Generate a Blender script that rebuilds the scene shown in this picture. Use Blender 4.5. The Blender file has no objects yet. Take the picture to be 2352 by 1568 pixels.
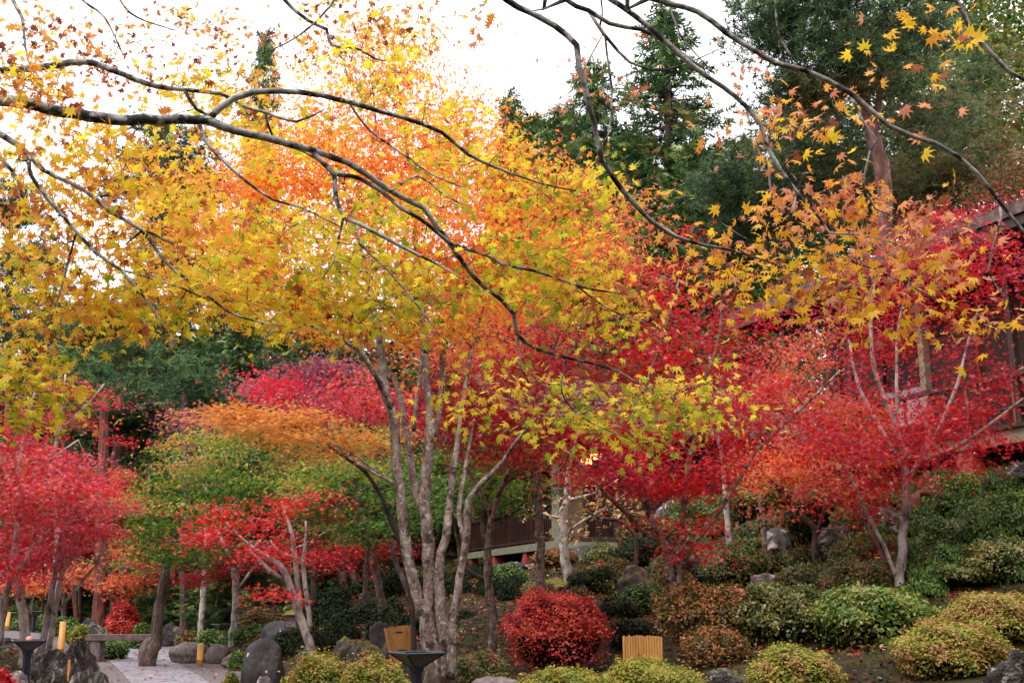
import bpy, math, random
import numpy as np
from mathutils import Vector, noise
sc = bpy.context.scene
# ---------------------------------------------------------------- camera
TH = math.radians(13.1); F = 2522.0; CX, CY = 1176.0, 784.0; EYE = 1.6
cam = bpy.data.cameras.new('camera'); camo = bpy.data.objects.new('camera', cam)
sc.collection.objects.link(camo); sc.camera = camo
camo.location = (0, 0, EYE); camo.rotation_euler = (math.radians(90) + TH, 0, 0)
cam.sensor_width = 36; cam.lens = F / 2352 * 36; cam.clip_end = 1000
cam.dof.use_dof = True; cam.dof.focus_distance = 13; cam.dof.aperture_fstop = 11
# ---------------------------------------------------------------- world, sun, exposure
SUN_EL, SUN_PSI = math.radians(58), math.radians(-35); SUN_AZ = math.pi - SUN_PSI
w = bpy.data.worlds.new('World'); sc.world = w; w.use_nodes = True
nt = w.node_tree; nt.nodes.clear()
sky = nt.nodes.new('ShaderNodeTexSky'); sky.sky_type = 'NISHITA'; sky.sun_disc = False
sky.sun_elevation = SUN_EL; sky.sun_rotation = SUN_AZ; sky.air_density = 1.5; sky.dust_density = 4
mx = nt.nodes.new('ShaderNodeMix'); mx.data_type = 'RGBA'; mx.inputs[0].default_value = 0.86
nt.links.new(sky.outputs[0], mx.inputs[6]); mx.inputs[7].default_value = (11.6, 11.2, 11.9, 1)
bg = nt.nodes.new('ShaderNodeBackground'); bg.inputs[1].default_value = 0.115
nt.links.new(mx.outputs[2], bg.inputs[0])
ow = nt.nodes.new('ShaderNodeOutputWorld'); nt.links.new(bg.outputs[0], ow.inputs[0])
sl = bpy.data.lights.new('sun', 'SUN'); sl.energy = 1.2; sl.angle = math.radians(25); sl.color = (1, .96, .9)
so = bpy.data.objects.new('sun', sl); sc.collection.objects.link(so)
so.rotation_euler = (math.radians(90) - SUN_EL, 0, SUN_PSI)
sc.view_settings.view_transform = 'Standard'; sc.view_settings.look = 'None'
sc.view_settings.exposure = 1.0; sc.view_settings.gamma = 1
sc.cycles.max_bounces = 7; sc.cycles.diffuse_bounces = 4; sc.cycles.glossy_bounces = 2
sc.cycles.transmission_bounces = 5; sc.cycles.transparent_max_bounces = 6
# ---------------------------------------------------------------- pixel/depth to world
def ray(u, v):
    cx = (u - CX) / F; cy = (CY - v) / F
    return np.array([cx, math.cos(TH) - cy * math.sin(TH), math.sin(TH) + cy * math.cos(TH)])
def P(u, v, Y):
    d = ray(u, v); return np.array([0, 0, EYE]) + d * (Y / d[1])
def G(u, v, z=0.0):
    d = ray(u, v); return np.array([0, 0, EYE]) + d * ((z - EYE) / d[2])
def mpp(u, v, Y): return Y / ray(u, v)[1] / F
# ---------------------------------------------------------------- terrain heights
ctl = [(0, -6, .1), (0, 0, .0), (0, 6, .1), (-8, 2, .2), (8, 2, .3), (4, 8, .65), (-4, 10, .15), (-.75, 11, .32), (-2.4, 11.5, .3)]
for u, v, D in [(1275, 1548, 14), (1563, 1538, 13.5), (718, 1513, 19), (600, 1578, 15.5), (1133, 1450, 17), (1307, 1356, 21),
    (2066, 1355, 14), (1878, 1336, 17), (1685, 1292, 20), (1768, 1312, 18.5), (1212, 1300, 31), (1340, 1305, 27),
    (2330, 1062, 17), (2239, 1080, 18), (2030, 1112, 20), (1640, 1200, 24), (1740, 1190, 24), (2200, 1600, 9), (1820, 1620, 9.5), (2290, 1375, 12.5),
    (2290, 1240, 14), (800, 1430, 22), (850, 1352, 28), (700, 1410, 32), (800, 1330, 45), (1000, 1420, 22), (1010, 1350, 30),
    (1450, 1400, 18), (1500, 1300, 22), (1900, 1230, 19), (1650, 1420, 15.5), (1900, 1440, 13), (1430, 1600, 10.2), (1150, 1590, 11.2),
    (120, 1570, 15), (60, 1495, 18), (130, 1497, 18.5), (20, 1445, 30), (100, 1435, 37), (285, 1440, 38), (430, 1452, 37), (170, 1400, 60), (500, 1400, 60)]:
    p = P(u, v, D); ctl.append((p[0], p[1], p[2]))
for u, v in [(370, 1600), (200, 1560), (560, 1560), (300, 1520), (450, 1520), (330, 1490), (400, 1480), (250, 1500), (440, 1470), (300, 1470), (520, 1600)]:
    p = G(u, v); ctl.append((p[0], p[1], 0.))
ctl += [(-30, 18, 2.2), (-40, 60, 4), (0, 60, 5), (30, 60, 9), (22, 10, 4.2), (25, 25, 6), (12, 14, 3.6), (12, 22, 4.4), (0, 120, 14), (-60, 120, 12), (60, 120, 16), (-12, -6, .3), (14, -6, .6)]
ctl = np.array(ctl)
XS = ctl[:, :2]
def kern(a, b): return -np.sqrt(((a[:, None, :] - b[None, :, :]) ** 2).sum(-1) + .6)
K = kern(XS, XS) + np.eye(len(XS)) * 0.12
A = np.zeros((len(XS) + 1, len(XS) + 1)); A[:-1, :-1] = K; A[-1, :-1] = 1; A[:-1, -1] = 1
sol = np.linalg.solve(A, np.append(ctl[:, 2], 0))
def in_poly(x, y, poly):
    r = np.zeros(x.shape, bool); n = len(poly)
    for i in range(n):
        x1, y1 = poly[i][:2]; x2, y2 = poly[(i + 1) % n][:2]
        c = ((y1 > y) != (y2 > y)) & (x < (x2 - x1) * (y - y1) / (y2 - y1 + 1e-9) + x1); r ^= c
    return r
def poly_dist(x, y, poly):
    d = np.full(x.shape, 1e9); n = len(poly)
    for i in range(n):
        a = np.array(poly[i][:2]); b = np.array(poly[(i + 1) % n][:2]); ab = b - a
        t = np.clip(((x - a[0]) * ab[0] + (y - a[1]) * ab[1]) / (ab @ ab + 1e-9), 0, 1)
        d = np.minimum(d, np.hypot(x - a[0] - t * ab[0], y - a[1] - t * ab[1]))
    return np.where(in_poly(x, y, poly), 0, d)
GRAVEL = [G(u, v) for u, v in [(160, 1700), (700, 1700), (600, 1610), (575, 1568), (550, 1540), (520, 1525), (450, 1513), (425, 1500), (500, 1484), (470, 1468), (380, 1461), (300, 1464), (230, 1472), (205, 1500), (190, 1540), (165, 1568)]]
PAVED = [G(u, v) for u, v in [(400, 1700), (760, 1700), (560, 1620), (476, 1566), (415, 1528), (392, 1512), (405, 1495), (432, 1478), (400, 1468), (320, 1471), (232, 1479), (214, 1500), (220, 1514), (246, 1518), (262, 1528), (298, 1566), (330, 1620)]]
RAMP = [P(u, v, D) for u, v, D in [(262, 1478, 31), (150, 1460, 30.5), (0, 1435, 30), (-160, 1405, 29.5), (-160, 1475, 24), (0, 1478, 25.5), (120, 1492, 27), (215, 1500, 29)]]
def H(x, y):
    x = np.atleast_1d(np.asarray(x, float)); y = np.atleast_1d(np.asarray(y, float))
    q = np.stack([x, y], 1); out = np.empty(len(q))
    for i in range(0, len(q), 4000): out[i:i + 4000] = kern(q[i:i + 4000], XS) @ sol[:-1] + sol[-1]
    d = poly_dist(x, y, GRAVEL); k = np.clip(d / .7, 0, 1); k = k * k * (3 - 2 * k)
    out += (.05 * np.sin(x * 2.1 + y * .7) + .04 * np.sin(y * 2.9 - x * 1.3)) 
    return out * k
def h1(x, y): return float(H(x, y)[0])
# ---------------------------------------------------------------- materials
def lin(c):
    if isinstance(c, str):
        c = [int(c[i:i + 2], 16) / 255 for i in (0, 2, 4)]
    return tuple(x / 12.92 if x < .04045 else ((x + .055) / 1.055) ** 2.4 for x in c) + (1,)
MATS = {}
def newmat(name):
    m = bpy.data.materials.new(name); m.use_nodes = True; t = m.node_tree
    b = t.nodes['Principled BSDF']; return m, t, b
def N(t, k, **kw):
    n = t.nodes.new(k)
    for a, b in kw.items(): setattr(n, a, b)
    return n
def ramp(t, stops, src):
    r = N(t, 'ShaderNodeValToRGB'); e = r.color_ramp.elements
    while len(e) < len(stops): e.new(.5)
    for i, (p, c) in enumerate(stops): e[i].position = p; e[i].color = lin(c)
    t.links.new(src, r.inputs[0]); return r.outputs[0]
def leafmat(name, cols, trans=.42, rough=.42, spec=.35, gain=1.0):
    if name in MATS: return MATS[name]
    m, t, b = newmat(name)
    a = N(t, 'ShaderNodeAttribute', attribute_name='t')
    n = len(cols); c = ramp(t, [(i / (n - 1), cols[i]) for i in range(n)], a.outputs['Fac'])
    if gain != 1:
        g = N(t, 'ShaderNodeHueSaturation'); g.inputs['Value'].default_value = gain; t.links.new(c, g.inputs['Color']); c = g.outputs[0]
    t.links.new(c, b.inputs['Base Color']); b.inputs['Roughness'].default_value = rough
    b.inputs['Specular IOR Level'].default_value = spec
    tr = N(t, 'ShaderNodeBsdfTranslucent'); t.links.new(c, tr.inputs[0])
    ms = N(t, 'ShaderNodeMixShader'); ms.inputs[0].default_value = trans
    t.links.new(b.outputs[0], ms.inputs[1]); t.links.new(tr.outputs[0], ms.inputs[2])
    t.links.new(ms.outputs[0], t.nodes['Material Output'].inputs[0]); MATS[name] = m; return m
def solid(name, stops, scale=6, detail=6, rough=.8, bump=.3, bscale=None, stretch=(1, 1, 1), spec=.3, dist=.02, extra=None, coord='Object', nrough=.6):
    if name in MATS: return MATS[name]
    m, t, b = newmat(name)
    tc = N(t, 'ShaderNodeTexCoord'); mp = N(t, 'ShaderNodeMapping'); mp.inputs['Scale'].default_value = stretch
    t.links.new(tc.outputs[coord], mp.inputs[0])
    n = N(t, 'ShaderNodeTexNoise'); n.inputs['Scale'].default_value = scale; n.inputs['Detail'].default_value = detail; n.inputs['Roughness'].default_value = nrough
    t.links.new(mp.outputs[0], n.inputs['Vector'])
    c = ramp(t, stops, n.outputs['Fac'])
    if extra: c = extra(t, c, tc, mp)
    t.links.new(c, b.inputs['Base Color']); b.inputs['Roughness'].default_value = rough; b.inputs['Specular IOR Level'].default_value = spec
    n2 = N(t, 'ShaderNodeTexNoise'); n2.inputs['Scale'].default_value = bscale or scale * 3; n2.inputs['Detail'].default_value = 5
    t.links.new(mp.outputs[0], n2.inputs['Vector'])
    bm = N(t, 'ShaderNodeBump'); bm.inputs['Strength'].default_value = bump; bm.inputs['Distance'].default_value = dist
    t.links.new(n2.outputs['Fac'], bm.inputs['Height']); t.links.new(bm.outputs[0], b.inputs['Normal'])
    MATS[name] = m; return m
def spots(col, scale, lo, hi, amt=1.0, seedoff=7.3, detail=4):
    def f(t, c, tc, mp):
        n = N(t, 'ShaderNodeTexNoise'); n.inputs['Scale'].default_value = scale; n.inputs['Detail'].default_value = detail
        m2 = N(t, 'ShaderNodeMapping'); m2.inputs['Location'].default_value = (seedoff, seedoff * .7, 3.1); t.links.new(tc.outputs['Object'], m2.inputs[0]); t.links.new(m2.outputs[0], n.inputs['Vector'])
        r = N(t, 'ShaderNodeMapRange'); r.inputs[1].default_value = lo; r.inputs[2].default_value = hi; r.inputs[4].default_value = amt; t.links.new(n.outputs['Fac'], r.inputs[0])
        x = N(t, 'ShaderNodeMix', data_type='RGBA'); t.links.new(r.outputs[0], x.inputs[0]); t.links.new(c, x.inputs[6]); x.inputs[7].default_value = lin(col)
        return x.outputs[2]
    return f
def chain(*fs):
    def f(t, c, tc, mp):
        for g in fs: c = g(t, c, tc, mp)
        return c
    return f
def mosstop(col, lo=.35, hi=.8, sc_=5):
    def f(t, c, tc, mp):
        g = N(t, 'ShaderNodeNewGeometry'); s = N(t, 'ShaderNodeSeparateXYZ'); t.links.new(g.outputs['Normal'], s.inputs[0])
        n = N(t, 'ShaderNodeTexNoise'); n.inputs['Scale'].default_value = sc_; n.inputs['Detail'].default_value = 6; t.links.new(tc.outputs['Object'], n.inputs['Vector'])
        a = N(t, 'ShaderNodeMath', operation='MULTIPLY'); t.links.new(s.outputs[2], a.inputs[0]); t.links.new(n.outputs['Fac'], a.inputs[1])
        r = N(t, 'ShaderNodeMapRange'); r.inputs[1].default_value = lo; r.inputs[2].default_value = hi; t.links.new(a.outputs[0], r.inputs[0])
        x = N(t, 'ShaderNodeMix', data_type='RGBA'); t.links.new(r.outputs[0], x.inputs[0]); t.links.new(c, x.inputs[6]); x.inputs[7].default_value = lin(col)
        return x.outputs[2]
    return f
BARK = solid('maple bark', [(.28, '3a2c28'), (.45, '705c54'), (.6, '8c7a70'), (.75, 'a89c90')], 12, 10, .95, 1, 40, (1, 1, .5), dist=.03, extra=chain(spots('a9a798', 16, .57, .63, .75), spots('2a211e', 9, .58, .64, .8, 3.3)))
BARKP = solid('pale bark', [(.3, '4c423e'), (.45, '8c827b'), (.65, 'c4bdb5')], 8, 8, .9, .5, 30, (1, 1, .6), extra=spots('3a302c', 9, .6, .68, .85))
BARKD = solid('dark bark', [(.3, '1f1815'), (.5, '4a3d36'), (.7, '75665a')], 8, 8, .9, .6, 30, (1, 1, .5), extra=spots('8f9080', 14, .62, .68, .6))
BARKN = solid('near branch bark', [(.3, '403b39'), (.5, '8f8a86'), (.72, 'c8c2bc')], 10, 8, .85, .6, 60, (1, 1, 1), dist=.006, extra=chain(spots('14110f', 11, .47, .56, .93, 5.1, 6), spots('b8c0b0', 30, .6, .66, .7)))
BARKT = solid('twig bark', [(.3, '1f1715'), (.6, '43352f'), (.8, '6c5d56')], 8, 4, .85, .2, 30)
BARKR = solid('pine bark', [(.3, '3c2824'), (.5, '6e4c42'), (.7, '90706a')], 5, 8, .9, .8, 14, (1, 1, .35), extra=spots('3a2a26', 6, .6, .7, .6))
BARKC = solid('cedar bark', [(.3, '2f2422'), (.5, '5e4842'), (.7, '857069')], 14, 8, .9, .8, 30, (1, 1, .12), extra=spots('a9a8a0', 18, .63, .7, .5))
BARKRED = solid('reddish bark', [(.3, '3a211c'), (.5, '6e4238'), (.7, '8c5a4c')], 14, 8, .9, .8, 30, (1, 1, .12))
ROCK = solid('grey rock', [(.3, '1c1817'), (.45, '403936'), (.58, '625b57'), (.72, '8a827c')], 6, 12, .95, 1, 22, dist=.12, nrough=.7, extra=chain(spots('a9a79c', 13, .56, .64, .8), spots('241d1c', 3, .55, .68, .7, 2.2), mosstop('5f5a26', .42, .58)))
ROCKD = solid('dark rock', [(.25, '1c1919'), (.5, '322d2e'), (.75, '4a4444')], 4, 9, .7, .7, 16, dist=.04, spec=.4, extra=spots('bdb9aa', 6, .665, .69, .9, 9.1, 3))
ROCKL = solid('lichen rock', [(.25, '332f2e'), (.5, '5e5857'), (.75, '888280')], 6, 10, .85, .9, 16, dist=.04, extra=spots('d5d2ca', 5, .55, .62, .8))
ROCKM = solid('mossy rock', [(.25, '2a2420'), (.5, '4f4740'), (.75, '776d62')], 6, 10, .9, .9, 18, dist=.05, extra=mosstop('6b5f24', .2, .45, 6))
STONE = solid('dressed stone', [(.3, '4c4240'), (.5, '6c605c'), (.7, '887c78')], 12, 8, .85, .5, 50)
BAMBOO = solid('bamboo', [(.3, 'c58a3a'), (.6, 'dca24a'), (.8, 'e8b860')], 5, 3, .45, .1, 20, (1, 1, .3), spec=.5)
BAMBOOS = solid('bamboo slats', [(.3, 'a8743c'), (.6, 'c89355'), (.8, 'd9a968')], 18, 5, .6, .2, 20, (1, 1, .12))
METAL = solid('dark lamp metal', [(.3, '1d1f28'), (.7, '2b2e3a')], 8, 3, .4, .1, 30, spec=.5)
GLASSW = solid('frosted glass', [(.3, '6f6c72'), (.7, '8b8890')], 4, 2, .3, .05)
DWOOD = solid('dark stained wood', [(.3, '1e100c'), (.5, '3a211a'), (.75, '553428')], 20, 5, .6, .2, 40, (1, 1, .1))
RAILW = solid('brown rail wood', [(.3, '2c1e1a'), (.6, '46322c'), (.8, '604a42')], 18, 5, .55, .2, 40)
OWOOD = solid('orange timber', [(.3, '6c3c26'), (.6, '8e5638'), (.8, 'a46c4c')], 20, 5, .6, .2, 40, (1, 1, .1))
PGREEN = solid('pale green paint', [(.3, '74745e'), (.7, '8c8c76')], 5, 4, .7, .1, 30)
BEIGE = solid('beige plaster', [(.3, '614e34'), (.7, '756044')], 3, 4, .8, .1, 30)
WHITEP = solid('white paper', [(.3, 'c4bec8'), (.7, 'd8d4dc')], 3, 2, .8, .02, 30)
REDW = solid('red oxide wood', [(.3, '7c2f28'), (.6, '9a4238'), (.8, 'ac5548')], 10, 5, .7, .2, 30)
ROOFM = solid('mossy shingle roof', [(.3, '3a3030'), (.5, '5b4c48'), (.7, '7c6e64')], 6, 8, .9, .6, 20, extra=mosstop('6a6836', .46, .6, 4))
VOIDM = solid('underfloor shade', [(.3, '0d0a0a'), (.7, '1b1412')], 10, 3, .9, .2, 30)  # near-black colour stands in for the shade under the house floors
TEAL = solid('teal plate', [(.3, '24434c'), (.7, '2d525c')], 5, 2, .4, .02)
CORE = solid('inner twigs', [(.3, '140f0b'), (.5, '2a2018'), (.7, '3c3022')], 40, 6, .95, 1, 90, dist=.05)  # dark colour of the solid bush core, stands in for its shaded inside
def emis(name, col, s):
    m, t, b = newmat(name); b.inputs['Base Color'].default_value = lin(col); b.inputs['Emission Color'].default_value = lin(col); b.inputs['Emission Strength'].default_value = s; return m
LIT = emis('lit window', 'ffc978', 2.2)
# leaf palettes (t from 0 to 1)
L_NEAR = leafmat('near maple leaf', ['98aa34', 'c8cc3a', 'f0dc3e', 'fee044', 'fcc848', 'f6b04e', 'cc7a50', '7c3c28'], .6, .45, .25)
L_ORNG = leafmat('orange maple leaf', ['ecd034', 'f8c83c', 'f8b03c', 'f69c40', 'f08444', 'e0604a', '9c4430'], .6, .45, .25)
L_GOLD = leafmat('gold large leaf', ['fcdc3c', 'fccc38', 'f8b83c', 'f0a448', 'e49c78', 'c87858', '98583c'], .55, .4, .35)
L_RED = leafmat('red maple leaf', ['f63426', 'e22426', 'cc222c', 'be2838', 'd84c60', '96202a', '64161a'], .48, .3, .6)  # the rose stop paints the pink sky sheen into the leaf colours
L_PINK = leafmat('pink red maple leaf', ['f4302e', 'e42436', 'd62c44', 'b8283c', 'e05870', '8c1c28', 'e8603c'], .42, .36, .5)
L_SALM = leafmat('salmon maple leaf', ['f0b048', 'f29a54', 'f08058', 'e86a58', 'd85048', 'c8b050'], .45, .4, .35)
L_GRN = leafmat('green maple leaf', ['2f5a1c', '4a7a26', '6f9430', '9aa838', 'c4b040', 'd08848', 'b85048'], .42, .4, .35)
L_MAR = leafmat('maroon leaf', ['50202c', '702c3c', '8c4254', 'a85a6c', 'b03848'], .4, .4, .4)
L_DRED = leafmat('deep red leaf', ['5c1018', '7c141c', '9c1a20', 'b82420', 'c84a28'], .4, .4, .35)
L_ORG2 = leafmat('orange layered leaf', ['eebc58', 'eaa850', 'e4904a', 'dc7848', 'ccb048'], .45, .4, .3)
L_DRY = leafmat('dry brown leaf', ['5c3c2a', '8a5c38', 'b08858', 'c8b088', 'd8a048'], .3, .5, .3)
L_PINE = leafmat('pine needles', ['1c3420', '304a2a', '486036', '667848', '7c6a44'], .25, .5, .3)
L_CED = leafmat('cedar sprays', ['1c3420', '2c4a2a', '446434', '627c3e', '86904a', '7a5832'], .25, .5, .3)
L_BRD = leafmat('broad leaves', ['24401c', '3c5c24', '587430', '7c8838', 'a49c3c', 'b07c38'], .35, .45, .35)
L_AZG = leafmat('azalea green', ['2e481c', '4a6628', '668034', '848e40', '9a844a'], .25, .4, .4)
L_AZY = leafmat('azalea yellow green', ['526022', '7c8630', '9c983c', 'aa9648', 'a47c4a', '9c5846'], .3, .5, .3)
L_AZM = leafmat('azalea mixed', ['36461f', '55602e', '787a40', '90804a', '96684a', '96564c'], .3, .4, .4)
L_AZR = leafmat('azalea red', ['7c2020', 'b03030', 'd84840', 'e66050', 'ee7c60', 'b0603c'], .35, .4, .4)
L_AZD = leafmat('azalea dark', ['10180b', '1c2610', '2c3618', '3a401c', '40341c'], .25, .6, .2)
L_AZO = leafmat('azalea rust', ['44441f', '68582a', '8c6434', 'a06e40', '9c5438'], .3, .42, .35)
L_MOSS = leafmat('moss tufts', ['24280e', '3e3e14', '5a501c', '64461c', '342410'], .2, .6, .2)
# ---------------------------------------------------------------- object helpers
COL = sc.collection
def tag(o, label=None, cat=None, group=None, kind=None):
    if label: o['label'] = label
    if cat: o['category'] = cat
    if group: o['group'] = group
    if kind: o['kind'] = kind
    return o
def empty(name, loc, label, cat, group=None):
    o = bpy.data.objects.new(name, None); COL.objects.link(o); o.location = Vector(loc); o.empty_display_size = .1
    return tag(o, label, cat, group)
def link(name, me, mat, parent=None, smooth=False):
    me.materials.append(mat)
    if smooth: me.polygons.foreach_set('use_smooth', np.ones(len(me.polygons), bool))
    o = bpy.data.objects.new(name, me); COL.objects.link(o)
    if parent: o.parent = parent; o.matrix_parent_inverse = o.matrix_parent_inverse; 
    return o
class MB:
    def __init__(s): s.v = []; s.f = []
    def add(s, vs, fs):
        k = len(s.v); s.v += [tuple(map(float, x)) for x in vs]; s.f += [tuple(i + k for i in f) for f in fs]
    def box(s, c, d, fr=None):
        x, y, z = [q / 2 for q in d]; vs = [np.array([a * x, b * y, e * z]) + c for a in (-1, 1) for b in (-1, 1) for e in (-1, 1)]
        s.add(vs if fr is None else [fr(p) for p in vs], [(0, 1, 3, 2), (4, 6, 7, 5), (0, 4, 5, 1), (2, 3, 7, 6), (0, 2, 6, 4), (1, 5, 7, 3)])
    def fb(s, fr, s0, s1, n0, n1, z0, z1):
        s.box(np.array([(s0 + s1) / 2, (n0 + n1) / 2, (z0 + z1) / 2]), (abs(s1 - s0), abs(n1 - n0), abs(z1 - z0)), fr)
    def tube(s, pts, rad, sides=8, jit=0, rs=None, cap=True):
        pts = np.asarray(pts, float); n = len(pts)
        rad = np.broadcast_to(rad, (n,)) if np.ndim(rad) == 0 else np.asarray(rad)
        tg = np.gradient(pts, axis=0); tg /= np.linalg.norm(tg, axis=1)[:, None] + 1e-9
        a = np.array([1., 0, 0]) if abs(tg[0][0]) < .8 else np.array([0, 1., 0]); ang = np.arange(sides) * 2 * math.pi / sides
        vs = []
        for i in range(n):
            a = a - tg[i] * (a @ tg[i]); a /= np.linalg.norm(a) + 1e-9; b = np.cross(tg[i], a)
            r = rad[i] * (1 + (jit * rs.randn(sides) if jit else 0))
            vs.append(pts[i] + (np.cos(ang) * r)[:, None] * a + (np.sin(ang) * r)[:, None] * b)
        vs = np.concatenate(vs); fs = []
        for i in range(n - 1):
            for j in range(sides):
                k = (j + 1) % sides; fs.append((i * sides + j, i * sides + k, (i + 1) * sides + k, (i + 1) * sides + j))
        if cap: fs.append(tuple(range(sides))[::-1]); fs.append(tuple((n - 1) * sides + j for j in range(sides)))
        s.add(vs, fs)
    def build(s, name, mat, parent=None, smooth=False, local=True):
        me = bpy.data.meshes.new(name); v = s.v
        if parent is not None and local: L = parent.location; v = [(a - L.x, b - L.y, c - L.z) for a, b, c in v]
        me.from_pydata(v, [], s.f); me.update()
        return link(name, me, mat, parent, smooth)
def spline(pts, step):
    pts = np.asarray(pts, float); n = len(pts)
    if n < 2: return pts
    q = np.vstack([2 * pts[0] - pts[1], pts, 2 * pts[-1] - pts[-2]]); out = []
    for i in range(1, n):
        p0, p1, p2, p3 = q[i - 1], q[i], q[i + 1], q[i + 2]; k = max(1, int(np.linalg.norm((p2 - p1)[:3]) / step))
        for t in np.arange(k) / k:
            out.append(.5 * ((2 * p1) + (-p0 + p2) * t + (2 * p0 - 5 * p1 + 4 * p2 - p3) * t * t + (-p0 + 3 * p1 - 3 * p2 + p3) * t ** 3))
    out.append(pts[-1]); return np.array(out)
# leaf templates: verts, faces (all same length)
def star(angs, lens, nr, lastr, droop=.2, pet=False):
    vs = [(0, 0)]; n = len(angs); half = [angs[0] - (angs[1] - angs[0]) * .5] + [(angs[i] + angs[i + 1]) / 2 for i in range(n - 1)] + [angs[-1] + (angs[-1] - angs[-2]) * .5]
    for i, h in enumerate(half):
        r = lastr if i in (0, n) else nr; vs.append((r * math.sin(math.radians(h)), r * math.cos(math.radians(h))))
    for a, l in zip(angs, lens): vs.append((l * math.sin(math.radians(a)), l * math.cos(math.radians(a))))
    v = np.array([(x, y, -droop * (x * x + y * y)) for x, y in vs])
    f = [(0, 1 + i, n + 2 + i, 2 + i) for i in range(n)]
    if pet:
        k = len(v); v = np.vstack([v, [(.014, -.25, .02), (0, -.55, .06), (-.014, -.25, .02)]]); f.append((0, k, k + 1, k + 2))
    return v, np.array(f)
def tuft(n, wd, rs, up=.6, spread=1.0):
    v = []; f = []
    for i in range(n):
        d = rs.randn(3); d[2] = abs(d[2]) * up; d /= np.linalg.norm(d); s = np.cross(d, rs.randn(3)); s /= np.linalg.norm(s)
        v += [-s * wd, s * wd, d]; f.append((3 * i, 3 * i + 1, 3 * i + 2))
    return np.array(v), np.array(f)
_r = np.random.RandomState(5)
def frond():
    v = []; f = []
    for i, (a, l, y0) in enumerate([(0, .6, .4), (40, .5, .25), (-40, .5, .2), (60, .42, .0), (-60, .42, .05), (25, .5, .5), (-25, .5, .5)]):
        a = math.radians(a); d = np.array([math.sin(a), math.cos(a), 0]); s = np.array([d[1], -d[0], 0]) * .07; o = np.array([0, y0, -.15 * y0 * y0])
        v += [o - s, o + s, o + d * l + (0, 0, -.12)]; f.append((3 * i, 3 * i + 1, 3 * i + 2))
    return np.array(v), np.array(f)
TPL = {
    'm7': star([-118, -78, -39, 0, 39, 78, 118], [.5, .78, .95, 1, .95, .78, .5], .42, .16, .34, True),
    'm5': star([-105, -54, 0, 54, 105], [.62, .9, 1, .9, .62], .34, .15, .2),
    'm7t': star([-112, -76, -39, 0, 39, 76, 112], [.45, .75, .95, 1, .95, .75, .45], .29, .12, .3),
    'm3': star([-62, 0, 62], [.85, 1, .85], .3, .16, .2),
    'oval': (np.array([(0, 0, 0), (.27, .45, .06), (0, 1, -.08), (-.27, .45, .06)]), np.array([(0, 1, 2, 3)])),
    'broad': (np.array([(0, 0, 0), (.32, .45, .08), (0, 1, -.1), (-.32, .45, .08)]), np.array([(0, 1, 2, 3)])),
    'pine': tuft(9, .06, _r, .8), 'frond': frond()}
def leaves(name, pos, nrm, tip, size, t, mat, parent, kind):
    tv, tf = TPL[kind]; n = len(pos); L = np.array(parent.location) if parent is not None else np.zeros(3)
    nrm = nrm / (np.linalg.norm(nrm, axis=1)[:, None] + 1e-9)
    tip = tip - nrm * (tip * nrm).sum(1)[:, None]; tip /= np.linalg.norm(tip, axis=1)[:, None] + 1e-9
    sd = np.cross(tip, nrm); k = len(tv)
    V = (pos - L)[:, None, :] + size[:, None, None] * (tv[None, :, 0, None] * sd[:, None, :] + tv[None, :, 1, None] * tip[:, None, :] + tv[None, :, 2, None] * nrm[:, None, :])
    Fc = (tf[None] + (np.arange(n) * k)[:, None, None]).reshape(-1, tf.shape[1])
    me = bpy.data.meshes.new(name); me.vertices.add(n * k); me.vertices.foreach_set('co', V.astype(np.float32).ravel())
    nf, c = Fc.shape; me.loops.add(nf * c); me.loops.foreach_set('vertex_index', Fc.astype(np.int32).ravel())
    me.polygons.add(nf); me.polygons.foreach_set('loop_start', np.arange(0, nf * c, c, dtype=np.int32))
    at = me.attributes.new('t', 'FLOAT', 'FACE'); at.data.foreach_set('value', np.repeat(np.clip(t, 0, 1), len(tf)).astype(np.float32))
    me.update(calc_edges=True); me.validate()
    return link(name, me, mat, parent)
def unit(rs, n):
    a = rs.randn(n, 3); return a / np.linalg.norm(a, axis=1)[:, None]
SEED = [100]; SZ = {'m7': .64, 'm5': .64, 'm7t': .68}; SP = {'m7': 1.1, 'm5': 1.5, 'm7t': 1.0}
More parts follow.
